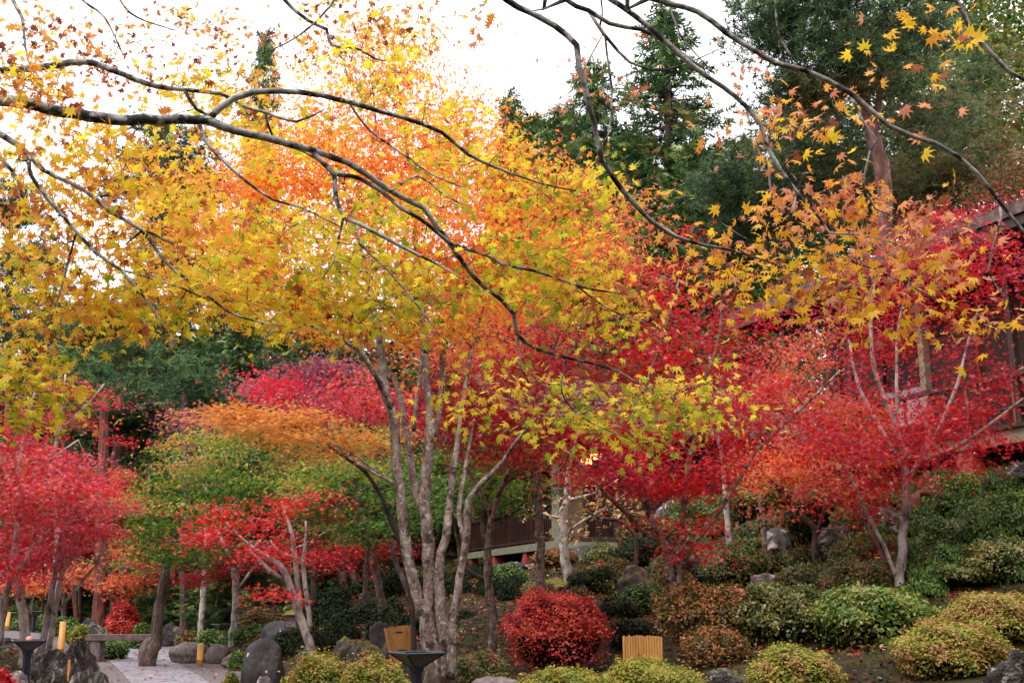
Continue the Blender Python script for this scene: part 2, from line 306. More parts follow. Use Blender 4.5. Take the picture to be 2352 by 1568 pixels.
def tree(name, label, cat, stems, blobs, mat, leaf='m5', size=.065, per=40, spread=(.26, .07), bark=None, group=None, tilt=.35, upb=1.0,
         twig_r=.008, step=.12, sides=10, tw=True, part='crown', ground=True, seed=None, droop=0., jit=.05, twmat=None, parent=None, extra=None, gap=.0, gapf=26, soft=1.18, thin=1.0):
    """stems: list of polylines [(u,v,D,r_px)...]; blobs: (u,v,ru,rv,D,rd,nclusters,t0,t1)"""
    SEED[0] += 1; rs = np.random.RandomState(seed or SEED[0])
    base = None; trunk = MB(); nodes = []; nr = []
    if leaf in ('m5', 'm7', 'm7t'): size *= SZ.get(leaf, .62); per *= SP.get(leaf, 1.8)
    for k, st in enumerate(stems):
        st = [(q[0], q[1], q[2], q[3] * thin) if q[0] != 'w' else q for q in st]
        pts = [np.array(q[1:], float) if q[0] == 'w' else np.append(P(*q[:3]), q[3] * mpp(*q[:3])) for q in st]
        if k == 0:
            p = pts[0]; z = h1(p[0], p[1])
            if ground and p[2] > z - .1: pts.insert(0, np.array([p[0], p[1] - .0, z - .1, p[3] * 1.25]))
            base = np.array([pts[0][0], pts[0][1], z if ground else p[2]])
        q = spline(pts, step); 
        if len(q) > 6: q[1:-1, :3] += rs.randn(len(q) - 2, 3) * (q[1:-1, 3:4] * .12)
        trunk.tube(q[:, :3], np.maximum(q[:, 3], .002), sides, jit, rs)
        nodes.append(q[:, :3]); nr.append(q[:, 3])
    root = empty(name, base, label, cat, group)
    nodes = np.concatenate(nodes); nr = np.concatenate(nr)
    C = []; T = []; 
    for b in blobs:
        u, v, ru, rv, D, rd, n, t0, t1 = b[:9]; c = P(u, v, D); m = mpp(u, v, D)
        q = unit(rs, n) * (rs.rand(n, 1) ** .5 * soft); q = c + q * np.array([ru * m, rd, rv * m]); fr = gapf / D
        nz = np.array([noise.noise(Vector((a[0] * fr, a[1] * fr, a[2] * fr * 2.8))) for a in q]); kp = nz + .12 * rs.randn(n) > gap; kp[:2] = True
        C.append(q[kp]); T.append((t0 + (t1 - t0) * np.clip(.5 + .33 * rs.randn(n) + .5 * nz, 0, 1))[kp])
    C = np.concatenate(C); T = np.concatenate(T)
    if tw:
        tm = trunk; nm0 = len(trunk.f); keep = nr > 0; ab = [nodes]; ar = [nr]
        d0 = np.array([np.min(((nodes - c) ** 2).sum(1)) for c in C]); order = np.argsort(d0)
        allp = nodes.copy(); allr = nr.copy()
        for i in order:
            c = C[i]; dd = ((allp - c) ** 2).sum(1) * (1 + .6 * np.clip((allp[:, 2] - c[2]), 0, 3)); j = int(np.argmin(dd)); a = allp[j]; dist = np.linalg.norm(c - a)
            if dist < .03: continue
            k = max(3, min(9, int(dist / .18) + 2)); tt = np.linspace(0, 1, k); mid = (a + c) / 2 + rs.randn(3) * dist * .12 + np.array([0, 0, dist * .1])
            q = ((1 - tt) ** 2)[:, None] * a + (2 * tt * (1 - tt))[:, None] * mid + (tt ** 2)[:, None] * c
            q[1:-1] += rs.randn(k - 2, 3) * dist * .025
            r0 = min(allr[j] * .7, twig_r * (1 + dist * 1.2)); r0 = max(r0, twig_r * .4); rr = np.linspace(r0, twig_r * .35, k)
            tm.tube(q, rr, 4 if twig_r < .012 else 5, cap=False); allp = np.vstack([allp, q[1:]]); allr = np.append(allr, rr[1:])
    n = len(C); idx = np.repeat(np.arange(n), np.maximum(1, (per * (.5 + rs.rand(n))).astype(int))); m = len(idx)
    sc_ = (.6 + .8 * rs.rand(n))[idx]
    off = rs.randn(m, 3) * np.array([spread[0], spread[0], spread[1]]) * sc_[:, None]
    off[:, 2] -= droop * np.hypot(off[:, 0], off[:, 1])
    pos = C[idx] + off
    nrm = np.array([0, 0, upb]) + rs.randn(m, 3) * tilt + (rs.randn(n, 3) * tilt * .6)[idx]
    tip = off * np.array([1, 1, 0]) + rs.randn(m, 3) * .12 + np.array([0, 0, -.05])
    t = T[idx] + rs.randn(m) * .13
    if leaf in ('m7t', 'm5'): t = np.where(rs.rand(m) < .07, rs.rand(m), t)
    if leaf == 'm7':
        t = np.where(rs.rand(m) < .09, .75 + .25 * rs.rand(m), t + .05 * rs.randn(m)); tw2 = trunk
        for i in np.nonzero(rs.rand(m) < .22)[0]: tw2.tube([C[idx[i]], (C[idx[i]] + pos[i]) / 2 + (0, 0, .01), pos[i]], [.0018, .0014, .001], 3, cap=False)

    sz = size * (.65 + .6 * rs.rand(m))
    to = trunk.build('trunk', bark or BARK, root, smooth=True)
    if tw: to.data.materials.append(twmat or BARKT); to.data.polygons.foreach_set('material_index', (np.arange(len(to.data.polygons)) >= nm0).astype(np.int32))
    leaves(part, pos, nrm, tip, sz, t, mat, root, leaf)
    if extra: extra(root, rs)
    return root
# ================================================================ SETTING
def sheet(name, poly, mat, off, res=.35, kind='structure'):
    poly = [np.array(p) for p in poly]; xs = [p[0] for p in poly]; ys = [p[1] for p in poly]
    import bmesh
    bm = bmesh.new(); vs = [bm.verts.new((p[0], p[1], 0)) for p in poly]; bm.faces.new(vs)
    for ax, lo, hi in ((0, min(xs), max(xs)), (1, min(ys), max(ys))):
        for c in np.arange(lo + res, hi, res):
            co = (c, 0, 0) if ax == 0 else (0, c, 0); no = (1, 0, 0) if ax == 0 else (0, 1, 0)
            bmesh.ops.bisect_plane(bm, geom=bm.verts[:] + bm.edges[:] + bm.faces[:], plane_co=co, plane_no=no)
    X = np.array([v.co.x for v in bm.verts]); Y = np.array([v.co.y for v in bm.verts]); Z = H(X, Y)
    for v, z in zip(bm.verts, Z): v.co.z = z + off
    for f in bm.faces:
        if f.normal.z < 0: f.normal_flip()
    me = bpy.data.meshes.new(name); bm.to_mesh(me); bm.free()
    return tag(link(name, me, mat), kind=kind)
def build_ground():
    ax = np.concatenate([-np.geomspace(160, 16, 30), np.linspace(-15.5, 15.5, 150), np.geomspace(16, 160, 30)])
    ay = np.concatenate([np.linspace(-30, 5, 15)[:-1], np.linspace(5, 42, 170), np.geomspace(43, 300, 40)])
    X, Y = np.meshgrid(ax, ay); Z = H(X.ravel(), Y.ravel()); far = np.hypot(X.ravel(), Y.ravel())
    nx, ny = len(ax), len(ay)
    idx = np.arange(nx * ny).reshape(ny, nx); q = np.stack([idx[:-1, :-1], idx[:-1, 1:], idx[1:, 1:], idx[1:, :-1]], -1).reshape(-1, 4)
    me = bpy.data.meshes.new('ground'); me.from_pydata(np.stack([X.ravel(), Y.ravel(), Z], 1).tolist(), [], q.tolist()); me.update()
    gm = solid('moss ground', [(.28, '110d09'), (.42, '211a10'), (.55, '362f14'), (.68, '463818'), (.8, '502e1a')], 2.2, 12, .95, 1, 22, dist=.06, extra=spots('38380f', 5, .5, .6, .7), nrough=.7)
    tag(link('ground', me, gm, smooth=True), kind='structure')
    gv = solid('gravel', [(.3, '544d4f'), (.5, '6e6769'), (.7, '868082')], 60, 8, .9, .6, 150)
    sheet('gravel_yard', GRAVEL, gv, .012)
    def slabs(t, c, tc, mp):
        b = N(t, 'ShaderNodeTexBrick'); b.inputs['Scale'].default_value = .8; b.inputs['Mortar Size'].default_value = .008; b.offset = .37; b.squash = 1.3; b.squash_frequency = 2
        b.inputs['Color1'].default_value = (1, 1, 1, 1); b.inputs['Color2'].default_value = (.82, .82, .84, 1); b.inputs['Mortar'].default_value = (.4, .37, .37, 1)
        mr = N(t, 'ShaderNodeMapping'); mr.inputs['Rotation'].default_value = (0, 0, math.radians(16)); t.links.new(tc.outputs['Object'], mr.inputs[0]); t.links.new(mr.outputs[0], b.inputs[0])
        x = N(t, 'ShaderNodeMix', data_type='RGBA', blend_type='MULTIPLY'); x.inputs[0].default_value = 1; t.links.new(c, x.inputs[6]); t.links.new(b.outputs[0], x.inputs[7]); return x.outputs[2]
    pv = solid('paving slabs', [(.3, '767277'), (.5, '8e8a90'), (.7, 'a09ca2')], 3, 10, .75, .25, 40, extra=slabs)
    sheet('paved_path', PAVED, pv, .022); sheet('side_path', RAMP, gv, .04)
build_ground()
def scatter(name, label_kind, n, region, mat, size, kind, t0, t1, lift=.012, tilt=.12, seed=1, D0=0):
    rs = np.random.RandomState(seed); x = rs.uniform(region[0], region[1], n); y = rs.uniform(region[2], region[3], n); ip = in_poly(x, y, GRAVEL) | in_poly(x, y, RAMP); kk = ~ip | (rs.rand(n) < (0 if kind == 'broad' else .5)); x = x[kk]; y = y[kk]; n = len(x); z = H(x, y)
    pos = np.stack([x, y, z + lift + .012 * rs.rand(n)], 1); nrm = np.array([0, 0, 1.]) + rs.randn(n, 3) * tilt; tip = rs.randn(n, 3)
    o = leaves(name, pos, nrm, tip, size * (.6 + .8 * rs.rand(n)), t0 + (t1 - t0) * rs.rand(n), mat, None, kind); tag(o, kind='stuff'); return o
scatter('moss_tufts', '', 60000, (-8, 9, 9.5, 26), L_MOSS, .05, 'broad', 0, .9, 0, .9, 3)
scatter('moss_tufts', '', 45000, (-16, 14, 24, 48), L_MOSS, .11, 'broad', 0, .9, 0, .9, 4)
scatter('fallen_leaves', '', 9000, (-12, 9, 9.5, 34), L_RED, .05, 'm5', .2, 1, .03, .3, 5)
scatter('fallen_leaves', '', 8000, (-12, 9, 9.5, 34), L_DRY, .055, 'm5', 0, 1, .03, .3, 6)
# ================================================================ ROCKS
def rock(label, u, vt, vb, ru, D, mat, seed, dy=.8, flat=0, name='rock', group=None):
    import bmesh
    m = mpp(u, vt, D); top = P(u, vt, D); c = P(u, (vt + vb) / 2, D); rz = (vb - vt) / 2 * m; rx = ru * m; ry = rx * dy
    bm = bmesh.new(); bmesh.ops.create_icosphere(bm, subdivisions=4, radius=1); rs = random.Random(seed)
    pl = []
    rf = .45 if mat is ROCKD else (.6 if mat is STONE else 1)
    for i in range(11):
        d = Vector((rs.gauss(0, 1), rs.gauss(0, 1), rs.gauss(0, .8))).normalized(); pl.append((d, rs.uniform(.68, .93)))
    if flat: pl.append((Vector((0.05, .05, 1)), flat))
    o = Vector((seed * 3.7, seed, 0)); big = max(rx, rz)
    for v in bm.verts:
        p = v.co.copy(); p *= 1 + .28 * noise.noise(p * 1.1 + o)
        for d, r in pl:
            s = p.dot(d)
            if s > r: p -= d * (s - r) * .88
        p *= 1 + rf * (.16 * noise.noise(p * 3.1 + o) + .12 * noise.noise(p * 6.5 + o) + .08 * abs(noise.noise(p * 13 + o)))
        v.co = Vector((p.x * rx * 1.12, p.y * ry * 1.12, p.z * rz * 1.12))
    me = bpy.data.meshes.new(name); bm.to_mesh(me); bm.free()
    ob = link(name, me, mat, smooth=True)
    gz = h1(c[0], c[1]); ob.location = (c[0], c[1], c[2]); tag(ob, label, 'rock', group)
    if c[2] - rz > gz:      # sit on the ground: sink it
        ob.scale.z = (c[2] + rz - gz + .08) / (2 * rz); ob.location.z = (c[2] + rz + gz - .08) / 2
    return ob
for a in [
    ('big pitted grey rock forming the left corner of the garden bank beside the paving', 184, 1470, 1530, 38, 17.5, ROCK, 71),
    ('long grey boulder with orange moss behind the left fire-bowl lamp post', 122, 1500, 1585, 50, 16, ROCK, 2),
    ('rounded grey rock under the pale maple trunk at the left edge', 30, 1472, 1530, 38, 19, ROCK, 3),
    ('small lichen flecked rock at the foot of the leaning pale stems', 82, 1490, 1522, 30, 18, ROCKL, 21),
    ('low dark rock at the bottom edge below the bamboo slip on the boulder', 200, 1550, 1600, 50, 14.5, ROCK, 4),
    ('low rock between moss and left edge with a bluish top', 12, 1505, 1530, 22, 17, ROCKD, 5),
    ('flat pinkish stone slab at the bottom left below the moss', 30, 1552, 1580, 40, 14, ROCKL, 6),
    ('pale lichen whorled boulder right of the leaning dark trunk', 393, 1434, 1472, 30, 38, ROCKL, 7),
    ('small round grey rock behind the clipped mound by the side path', 222, 1432, 1470, 26, 32, ROCK, 8),
    ('grey rock just behind the small round rock near the big brown trunk', 202, 1424, 1452, 22, 35, ROCKD, 9),
    ('long brown kerb rock behind the right bamboo bollard', 438, 1479, 1510, 46, 28.6, STONE, 10),
    ('rounded brown kerb rock right of the bamboo bollard', 500, 1482, 1512, 30, 28.2, STONE, 11),
    ('low brown stone edging piece beyond the gravel under the dark shrubs', 545, 1504, 1523, 34, 26.4, STONE, 12),
    ('large dark boulder with white lichen rings leaning at the right of the gravel', 606, 1480, 1600, 54, 15.5, ROCKD, 32),
    ('small pale stone at the foot of the lichen ringed boulder', 612, 1560, 1590, 30, 14, ROCKL, 14),
    ('upright dark brown stone between the clipped shrubs left of the red maple trunk', 640, 1428, 1480, 36, 24, ROCKD, 15),
    ('mossy brown rock left of the planted fern patch', 838, 1478, 1530, 40, 14.5, ROCKM, 16),
    ('golden mossed boulder in front of the bamboo screen by the main maple', 905, 1480, 1540, 38, 14, ROCKM, 17),
    ('dark pointed rock behind the mossed boulder left of the bamboo screen', 880, 1430, 1500, 30, 15.5, ROCKD, 18),
    ('mossy rock behind the tall fire-bowl lamp', 965, 1485, 1560, 36, 13.6, ROCKM, 19),
    ('squat mossy rock in shade left of the pointed rock', 800, 1462, 1500, 26, 16.5, ROCKM, 20),
    ('flat pinkish grey stone at the bottom edge between the two front azaleas', 1145, 1549, 1575, 62, 10.8, STONE, 22),
    ('large smooth grey boulder under the dark veranda beside the pale trunk', 1345, 1258, 1320, 62, 27, ROCKD, 23),
    ('low dark rock below the left veranda pillar', 1165, 1292, 1325, 40, 29, ROCKD, 24),
    ('pale footing rock under the flared red pillar', 1218, 1296, 1318, 30, 30, ROCKL, 25),
    ('rock half hidden right of the round red bush', 1368, 1372, 1410, 26, 17, ROCKD, 26),
    ('mossy hump of rock left of the thin stemmed tree on the slope', 1270, 1330, 1375, 42, 21, ROCKM, 27),
    ('mossy rock beside the double stemmed red maple on the slope', 1462, 1310, 1360, 45, 18.5, ROCKM, 28),
    ('mossy domed rock above the brown slope left of the pale trunk', 1440, 1270, 1310, 40, 22, ROCKM, 29),
    ('white capped rock at the left end of the upper clipped hedge', 1540, 1148, 1178, 34, 24.5, ROCKL, 30),
    ('broad mossy boulder below the upper clipped hedge', 1640, 1262, 1330, 58, 19, ROCKM, 31),
    ('flat pale rock slab lying on the slope behind the big green azalea', 1762, 1322, 1362, 48, 16.5, ROCKL, 32),
    ('pointed pale grey rock on the slope behind the thin dark stem', 1790, 1218, 1258, 30, 19.5, ROCKL, 33),
    ('craggy dark rock with lichen patch in the middle of the right slope', 1915, 1215, 1300, 42, 17.5, ROCK, 34),
    ('brownish rock ledge left of the white barked red maple', 2040, 1172, 1262, 52, 17.5, ROCK, 35),
    ('low grey rock row under the red pillar house, left piece', 2200, 1058, 1096, 52, 18.5, ROCKL, 36),
    ('dark rock heap in the shade beneath the upper house floor', 2265, 1038, 1090, 40, 19, ROCKD, 37),
    ('grey rock at the right edge below the flared red pillar', 2352, 1062, 1120, 34, 16, ROCK, 38),
    ('wet looking bright grey boulder at the bottom right corner', 2350, 1512, 1640, 64, 8.6, ROCK, 39),
    ('grey rock under the leafy orange shrub at the bottom edge', 1672, 1538, 1600, 48, 10.5, ROCK, 40),
    ('shadowed rock in the hollow under the big green azalea', 1770, 1455, 1520, 42, 12.5, ROCKD, 41),
    ('dark rock deep in shade left of the crossing trunks', 1010, 1405, 1440, 40, 23, ROCKD, 42),
    ('mossy rock in the brown slope just right of the main maple', 1180, 1430, 1480, 36, 17.5, ROCKM, 43)]:
    rock(*a)
# ================================================================ BUSHES
def bush(label, u, vt, ru, D, mat, vb=None, size=.034, leggy=False, t=(0, 1), cov=2.3, dy=.9, group=None, name='azalea_bush', cat='bush', flat=.8, seed=None, kind='oval', gap=0.0):
    SEED[0] += 1; rs = np.random.RandomState(seed or SEED[0]); m = mpp(u, vt, D); top = P(u, vt, D); x, y = top[0], top[1]; gz = h1(x, y); rx = ru * m; ry = rx * dy
    zb = gz - .05 if vb is None else max(gz - .05, P(u, vb, D)[2]); hgt = max(.12, top[2] - zb)
    root = empty(name, (x, y, gz), label, cat, group)
    zb = min(zb, top[2] - .95 * rx) if vb is None else zb; hgt = max(.12, top[2] - zb); full = zb < gz
    if full: cz, rzu, rzl = zb + hgt * .35, hgt * .65, hgt * .35
    else: cz, rzu, rzl = zb + hgt * .42, hgt * .58, hgt * .42
    ex = 2.4
    o = rs.rand(3) * 50
    def surf(d):
        d2 = np.abs(d); r = (d2[:, 0] ** ex + d2[:, 1] ** ex + d2[:, 2] ** ex) ** (-1 / ex)
        q = d * r[:, None]; lump = 1 + .10 * np.sin(q[:, 0] * 5 + o[0]) * np.cos(q[:, 1] * 5 + o[1]) + .06 * np.sin(q[:, 2] * 7 + q[:, 0] * 4 + o[2]) + .04 * np.sin(q[:, 0] * 13 + o[1]) * np.sin(q[:, 1] * 11 + o[0])
        q = q * lump[:, None]; q[:, 0] *= rx; q[:, 1] *= ry; q[:, 2] *= np.where(q[:, 2] > 0, rzu, rzl); return q
    # solid dark core, the shade between the leaves put into its colour
    import bmesh
    bm = bmesh.new(); bmesh.ops.create_icosphere(bm, subdivisions=3, radius=1)
    q = surf(np.array([v.co.normalized()[:] for v in bm.verts])) * .86
    for v, p in zip(bm.verts, q): v.co = (p[0], p[1], p[2] + cz - gz)
    me = bpy.data.meshes.new('shade_core'); bm.to_mesh(me); bm.free(); 
    st = MB()
    if leggy or vb is not None:
        for i in range(9):
            a = rs.rand() * 6.28; r = rs.rand() ** .5 * .75; e = np.array([x + rx * r * math.cos(a), y + ry * r * math.sin(a), cz])
            b = np.array([x + rx * .12 * rs.randn(), y + ry * .12 * rs.randn(), gz - .05]); mid = (b + e) / 2 + rs.randn(3) * .06
            st.tube(spline([b, mid, e], .08), np.linspace(.016, .007, len(spline([b, mid, e], .08))), 5)
    if st.v: st.build('stem', BARKT, root, True)
    if not leggy: link('shade_core', me, CORE, root, True)
    area = 2 * math.pi * (rx * ry + (rx + ry) * hgt * .35); n = int(min(26000, cov * area / (size * size * .27)))
    d = unit(rs, n); d[:, 2] = np.where(rs.rand(n) < .72, np.abs(d[:, 2]), d[:, 2])
    s = surf(d); dep = 1 + .06 * rs.randn(n) + .12 * (rs.rand(n) < .02) - (.45 * rs.rand(n) ** 2 if leggy else .12 * rs.rand(n)); s *= dep[:, None]
    cl = np.sin(s[:, 0] * 9 / max(rx, .3) + o[0]) + np.sin(s[:, 2] * 8 / max(hgt, .3) + s[:, 1] * 6 + o[1]) + np.sin(s[:, 0] * 23 + s[:, 2] * 19)
    if gap: k = cl + rs.randn(n) * .8 > -3 + gap * 3; s = s[k]; cl = cl[k]; n = len(s); d = d[k]
    pos = s + np.array([x, y, cz]); nrm = d * .8 + np.array([0, 0, .6]) + rs.randn(n, 3) * .55; tip = rs.randn(n, 3) * .7 + d * .5 + np.array([0, 0, .35])
    tt = t[0] + (t[1] - t[0]) * np.clip(.45 + .13 * cl + .2 * rs.randn(n), 0, 1)
    leaves('foliage', pos, nrm, tip, size * (.6 + .7 * rs.rand(n)), tt, mat, root, kind); return root
B = bush
# front row
B('low yellow green azalea at the bottom left of the front row, beside the dark boulder', 735, 1512, 85, 11.2, L_AZY, size=.033)
B('low yellow green azalea with a red leaf on top, next to the tall fire-bowl lamp', 862, 1518, 88, 11.0, L_AZY, size=.033)
B('bright yellow green azalea in the bottom centre in front of the red bush', 1300, 1538, 105, 10.2, L_AZY, t=(.1, .7), size=.033)
B('bright yellow green azalea in front of the straight bamboo slat screen', 1490, 1522, 125, 10.3, L_AZY, t=(.1, .65), size=.033)
B('brownish green low azalea left of the round red bush', 1105, 1500, 68, 12.6, L_AZM, size=.033)
B('large round crimson azalea in the middle of the front garden', 1275, 1362, 110, 14, L_AZR, vb=1536, size=.045, cov=1.9, gap=.2)
B('rounded azalea with pink tinged yellow leaves at the bottom edge right of centre', 1820, 1488, 96, 9.8, L_AZY, t=(.1, .95), size=.033)
B('wide glossy green azalea on bare stems, left half, above a dark hollow', 1795, 1345, 105, 12.6, L_AZM, vb=1500, size=.048, t=(0, .7))
B('wide fresh green azalea on bare stems below the white barked maple', 2005, 1352, 130, 11.8, L_AZG, vb=1480, size=.05, t=(.3, 1))
B('small fresh green sprig shrub under the wide green azalea', 2045, 1490, 28, 11.4, L_AZG, vb=1535, size=.05, t=(.3, 1), name='small_shrub')
B('orange yellow azalea on many thin stems at lower right', 2180, 1430, 118, 9.8, L_AZY, vb=1560, t=(.2, 1), size=.033, cov=2.4)
B('pink and gold azalea behind the orange yellow one at lower right', 2290, 1366, 115, 11, L_AZY, vb=1490, t=(.25, 1), size=.033)
B('rust brown open shrub behind the front screen, wrapped round the red maple stems', 1580, 1345, 80, 13, L_AZO, vb=1480, size=.05, leggy=True, cov=1.5)
B('rust orange open shrub right of the red maple stems', 1680, 1348, 90, 12.8, L_AZO, vb=1490, size=.05, leggy=True, cov=1.6)
B('rust coloured leggy shrub low by the bamboo screen at bottom right', 1640, 1440, 75, 12, L_AZO, vb=1540, size=.045, leggy=True, cov=1.1)
B('small red maple seedling bush at the bottom left corner', 8, 1552, 32, 10, L_RED, size=.06, kind='m5', name='red_shrub')
# right slope
B('big clipped green azalea dome directly below the upper house', 2240, 1092, 125, 17, L_AZG, size=.05)
B('clipped green azalea dome at the right edge of the slope', 2345, 1135, 115, 14.8, L_AZG, size=.05, t=(.1, .9))
B('broad green azalea mass in the middle of the right slope', 2215, 1195, 120, 15, L_AZG, size=.05, t=(.1, .8))
B('dusty green azalea on the right edge above bare grey stems', 2320, 1240, 100, 13, L_AZM, vb=1330, size=.045, t=(0, .75))
B('muted green azalea right of the white barked maple trunk', 2150, 1262, 95, 14.3, L_AZM, size=.045, t=(0, .6))
B('muted green azalea below the middle of the slope, next to the dark hole', 2235, 1300, 95, 13.2, L_AZM, vb=1370, size=.045, t=(0, .6))
B('dark glossy round camellia beside the flared red pillar', 2290, 1036, 38, 17.4, L_AZD, size=.07, name='camellia_bush', t=(.2, .9))
B('dark green azalea left of the white barked trunk near the top', 2048, 1075, 62, 19.5, L_AZD, size=.06)
B('green azalea under the salmon maple, behind the brown stump', 2140, 1085, 60, 19, L_AZG, size=.05)
B('mottled azalea with yellow sprigs at the foot of the white barked maple', 1990, 1290, 90, 14.6, L_AZM, size=.045)
B('low dusty azalea behind the craggy dark rock', 1860, 1150, 55, 19.5, L_AZD, size=.06)
B('olive low shrub above the flat pale slab', 1820, 1265, 55, 17.5, L_AZM, size=.05, t=(0, .6))
B('long clipped hedge mound on the upper slope left of the house', 1640, 1142, 125, 24, L_AZG, size=.065, t=(0, .6))
B('large clipped dome above the mossy boulder on the upper slope', 1745, 1098, 75, 22.5, L_AZG, size=.065, t=(0, .6))
B('low green mound right of the pale trunk at the mossy boulder', 1720, 1240, 55, 20, L_AZG, size=.055, t=(0, .7))
B('green speckled azalea mound over the mossy boulder', 1700, 1262, 85, 18, L_AZM, size=.05, t=(0, .5))
B('flat topped shrub in front of the pale trunk under the veranda post', 1275, 1262, 50, 26, L_AZO, size=.06, vb=1300)
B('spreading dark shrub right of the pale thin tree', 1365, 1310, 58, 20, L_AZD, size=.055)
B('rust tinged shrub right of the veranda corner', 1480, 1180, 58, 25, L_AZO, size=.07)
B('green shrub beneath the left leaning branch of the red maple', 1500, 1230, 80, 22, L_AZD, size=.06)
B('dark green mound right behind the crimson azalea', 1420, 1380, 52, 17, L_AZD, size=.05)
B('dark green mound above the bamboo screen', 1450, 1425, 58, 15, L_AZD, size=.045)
B('shady green mound between red maple stems and crimson azalea', 1480, 1345, 55, 17.5, L_AZG, size=.05, t=(0, .5))
B('small green mound left of the grey trunk under the veranda', 1165, 1300, 40, 24, L_AZG, size=.055, t=(0, .6))
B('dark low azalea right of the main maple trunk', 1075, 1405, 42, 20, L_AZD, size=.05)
# left of the path
for l, u, vt, ru, D, mt in [('clipped green cushion by the ramp, left of the tall bamboo bollard', 78, 1413, 42, 36, L_AZG),
    ('clipped green cushion right behind the tall bamboo bollard', 150, 1419, 34, 34, L_AZG),
    ('small bright green cushion below the tall bamboo bollard', 182, 1438, 24, 31, L_AZY),
    ('broad clipped green mound overhanging the paving beside the big pitted rock', 252, 1463, 40, 30, L_AZG),
    ('small clipped mound behind the stone bench, next to the short bollard', 326, 1436, 22, 36, L_AZG),
    ('flat brownish clipped mound left of the short bollard', 288, 1444, 30, 37, L_AZO),
    ('low brown green mound right of the lichen boulder', 432, 1452, 28, 33, L_AZO),
    ('rounded dark green clipped shrub left of the pair behind the kerb rocks', 505, 1446, 52, 31, L_AZG),
    ('taller dark green clipped shrub right of the pair behind the kerb rocks', 582, 1438, 44, 30, L_AZG),
    ('little round clipped green ball on a foot at the gravel edge', 550, 1498, 24, 25.5, L_AZG),
    ('tiny moss ball bush touching the lichen ringed boulder', 532, 1548, 20, 18, L_AZY),
    ('dark dome shrub left of the red maple trunk', 662, 1450, 34, 22, L_AZD),
    ('rusty topped shrub behind the clipped pair', 610, 1400, 58, 31, L_AZO),
    ('scarlet rounded bush far beyond the stone bench', 285, 1386, 34, 37, L_AZR)]:
    B(l, u, vt, ru, D, mt, size=.055 if D < 30 else .08, t=(0, .75))
rs0 = np.random.RandomState(8)
# shaded mounds that nothing tells apart
protos = []
def mounds(lst, label, group, mat, seed, lsz=.07):
    src = None
    for i, (u, vt, ru, D) in enumerate(lst):
        m = mpp(u, vt, D); p = P(u, vt, D); gz = h1(p[0], p[1]); r = ru * m
        if src is None:
            src = bush(label, u, vt, ru, D, mat, size=lsz, group=group, t=(0, .6), cov=2.2); src['r'] = r; src['hh'] = p[2] - gz; continue
        c = src.copy(); COL.objects.link(c); c.location = (p[0], p[1], gz); s = r / src['r']; hz = max(.35, p[2] - gz + .0) / max(.2, src['hh']); c.scale = (s, s, min(hz, s * 2)); c.rotation_euler.z = rs0.rand() * 6.28
        for ch in src.children:
            d = ch.copy(); COL.objects.link(d); d.parent = c
    if src: del src['r'], src['hh']
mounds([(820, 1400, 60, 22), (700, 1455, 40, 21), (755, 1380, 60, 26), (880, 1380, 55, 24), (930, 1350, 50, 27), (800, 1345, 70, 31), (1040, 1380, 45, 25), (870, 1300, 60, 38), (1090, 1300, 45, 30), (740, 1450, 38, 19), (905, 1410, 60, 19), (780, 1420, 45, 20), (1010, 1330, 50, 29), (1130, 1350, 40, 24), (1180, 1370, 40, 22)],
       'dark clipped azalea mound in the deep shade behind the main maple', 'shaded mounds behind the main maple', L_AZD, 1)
mounds([(1210, 1340, 45, 22), (1400, 1340, 48, 20), (1540, 1280, 50, 20), (1600, 1240, 55, 21), (1580, 1190, 60, 23.5), (1800, 1180, 55, 20.5), (1900, 1120, 60, 20), (1960, 1190, 50, 18.5), (1740, 1200, 55, 20.5), (1950, 1240, 50, 17), (1380, 1275, 40, 25), (1840, 1310, 60, 16), (1940, 1330, 60, 15)],
       'small loose green shrub on the rocky slope under the maples', 'loose shrubs on the rocky slope', L_AZM, 2, .055)
def Dat(u, v):
    for D in np.arange(9, 60, .2):
        p = P(u, v, D)
        if p[2] < h1(p[0], p[1]): return D
    return 40
def packed(lst, *a):
    mounds([(u, v - ru * .6, ru * .84, Dat(u, v)) for u, v, ru in lst], *a)
packed([(2180, 1170, 62), (2330, 1230, 66), (2120, 1225, 56), (2260, 1265, 66), (2190, 1330, 62), (2100, 1320, 50), (2340, 1330, 60), (2150, 1140, 56), (2060, 1160, 44), (2300, 1160, 60), (2010, 1265, 50), (1940, 1290, 50), (2230, 1215, 60), (2130, 1380, 50), (2060, 1290, 44)],
       'clipped green azalea mound packed among the others on the slope at right', 'packed mounds on the right slope', L_AZG, 5, .045)
packed([(1720, 1290, 44), (1840, 1250, 46), (1600, 1300, 46), (1500, 1390, 44), (1420, 1330, 44), (1560, 1350, 46), (1900, 1180, 46), (1660, 1230, 44), (1330, 1400, 40), (1460, 1280, 44), (1250, 1390, 36), (1380, 1420, 40), (1820, 1140, 46), (1940, 1140, 46), (1720, 1340, 50)],
       'dark olive shrub mound crowded between rocks on the middle slope', 'olive mounds on the middle slope', L_AZO, 6, .05)
mounds([(50, 1395, 60, 45), (130, 1380, 70, 50), (200, 1370, 60, 52), (260, 1390, 60, 48), (330, 1370, 70, 50), (400, 1380, 60, 46), (470, 1370, 70, 47), (540, 1385, 60, 42), (600, 1360, 70, 46), (680, 1370, 60, 40), (740, 1340, 70, 45), (480, 1430, 40, 36), (-30, 1390, 60, 45), (430, 1300, 80, 60), (560, 1310, 80, 60), (650, 1320, 80, 55)],
       'dim olive undergrowth bush at the dark foot of the far wood', 'undergrowth at the far wood', L_BRD, 3)
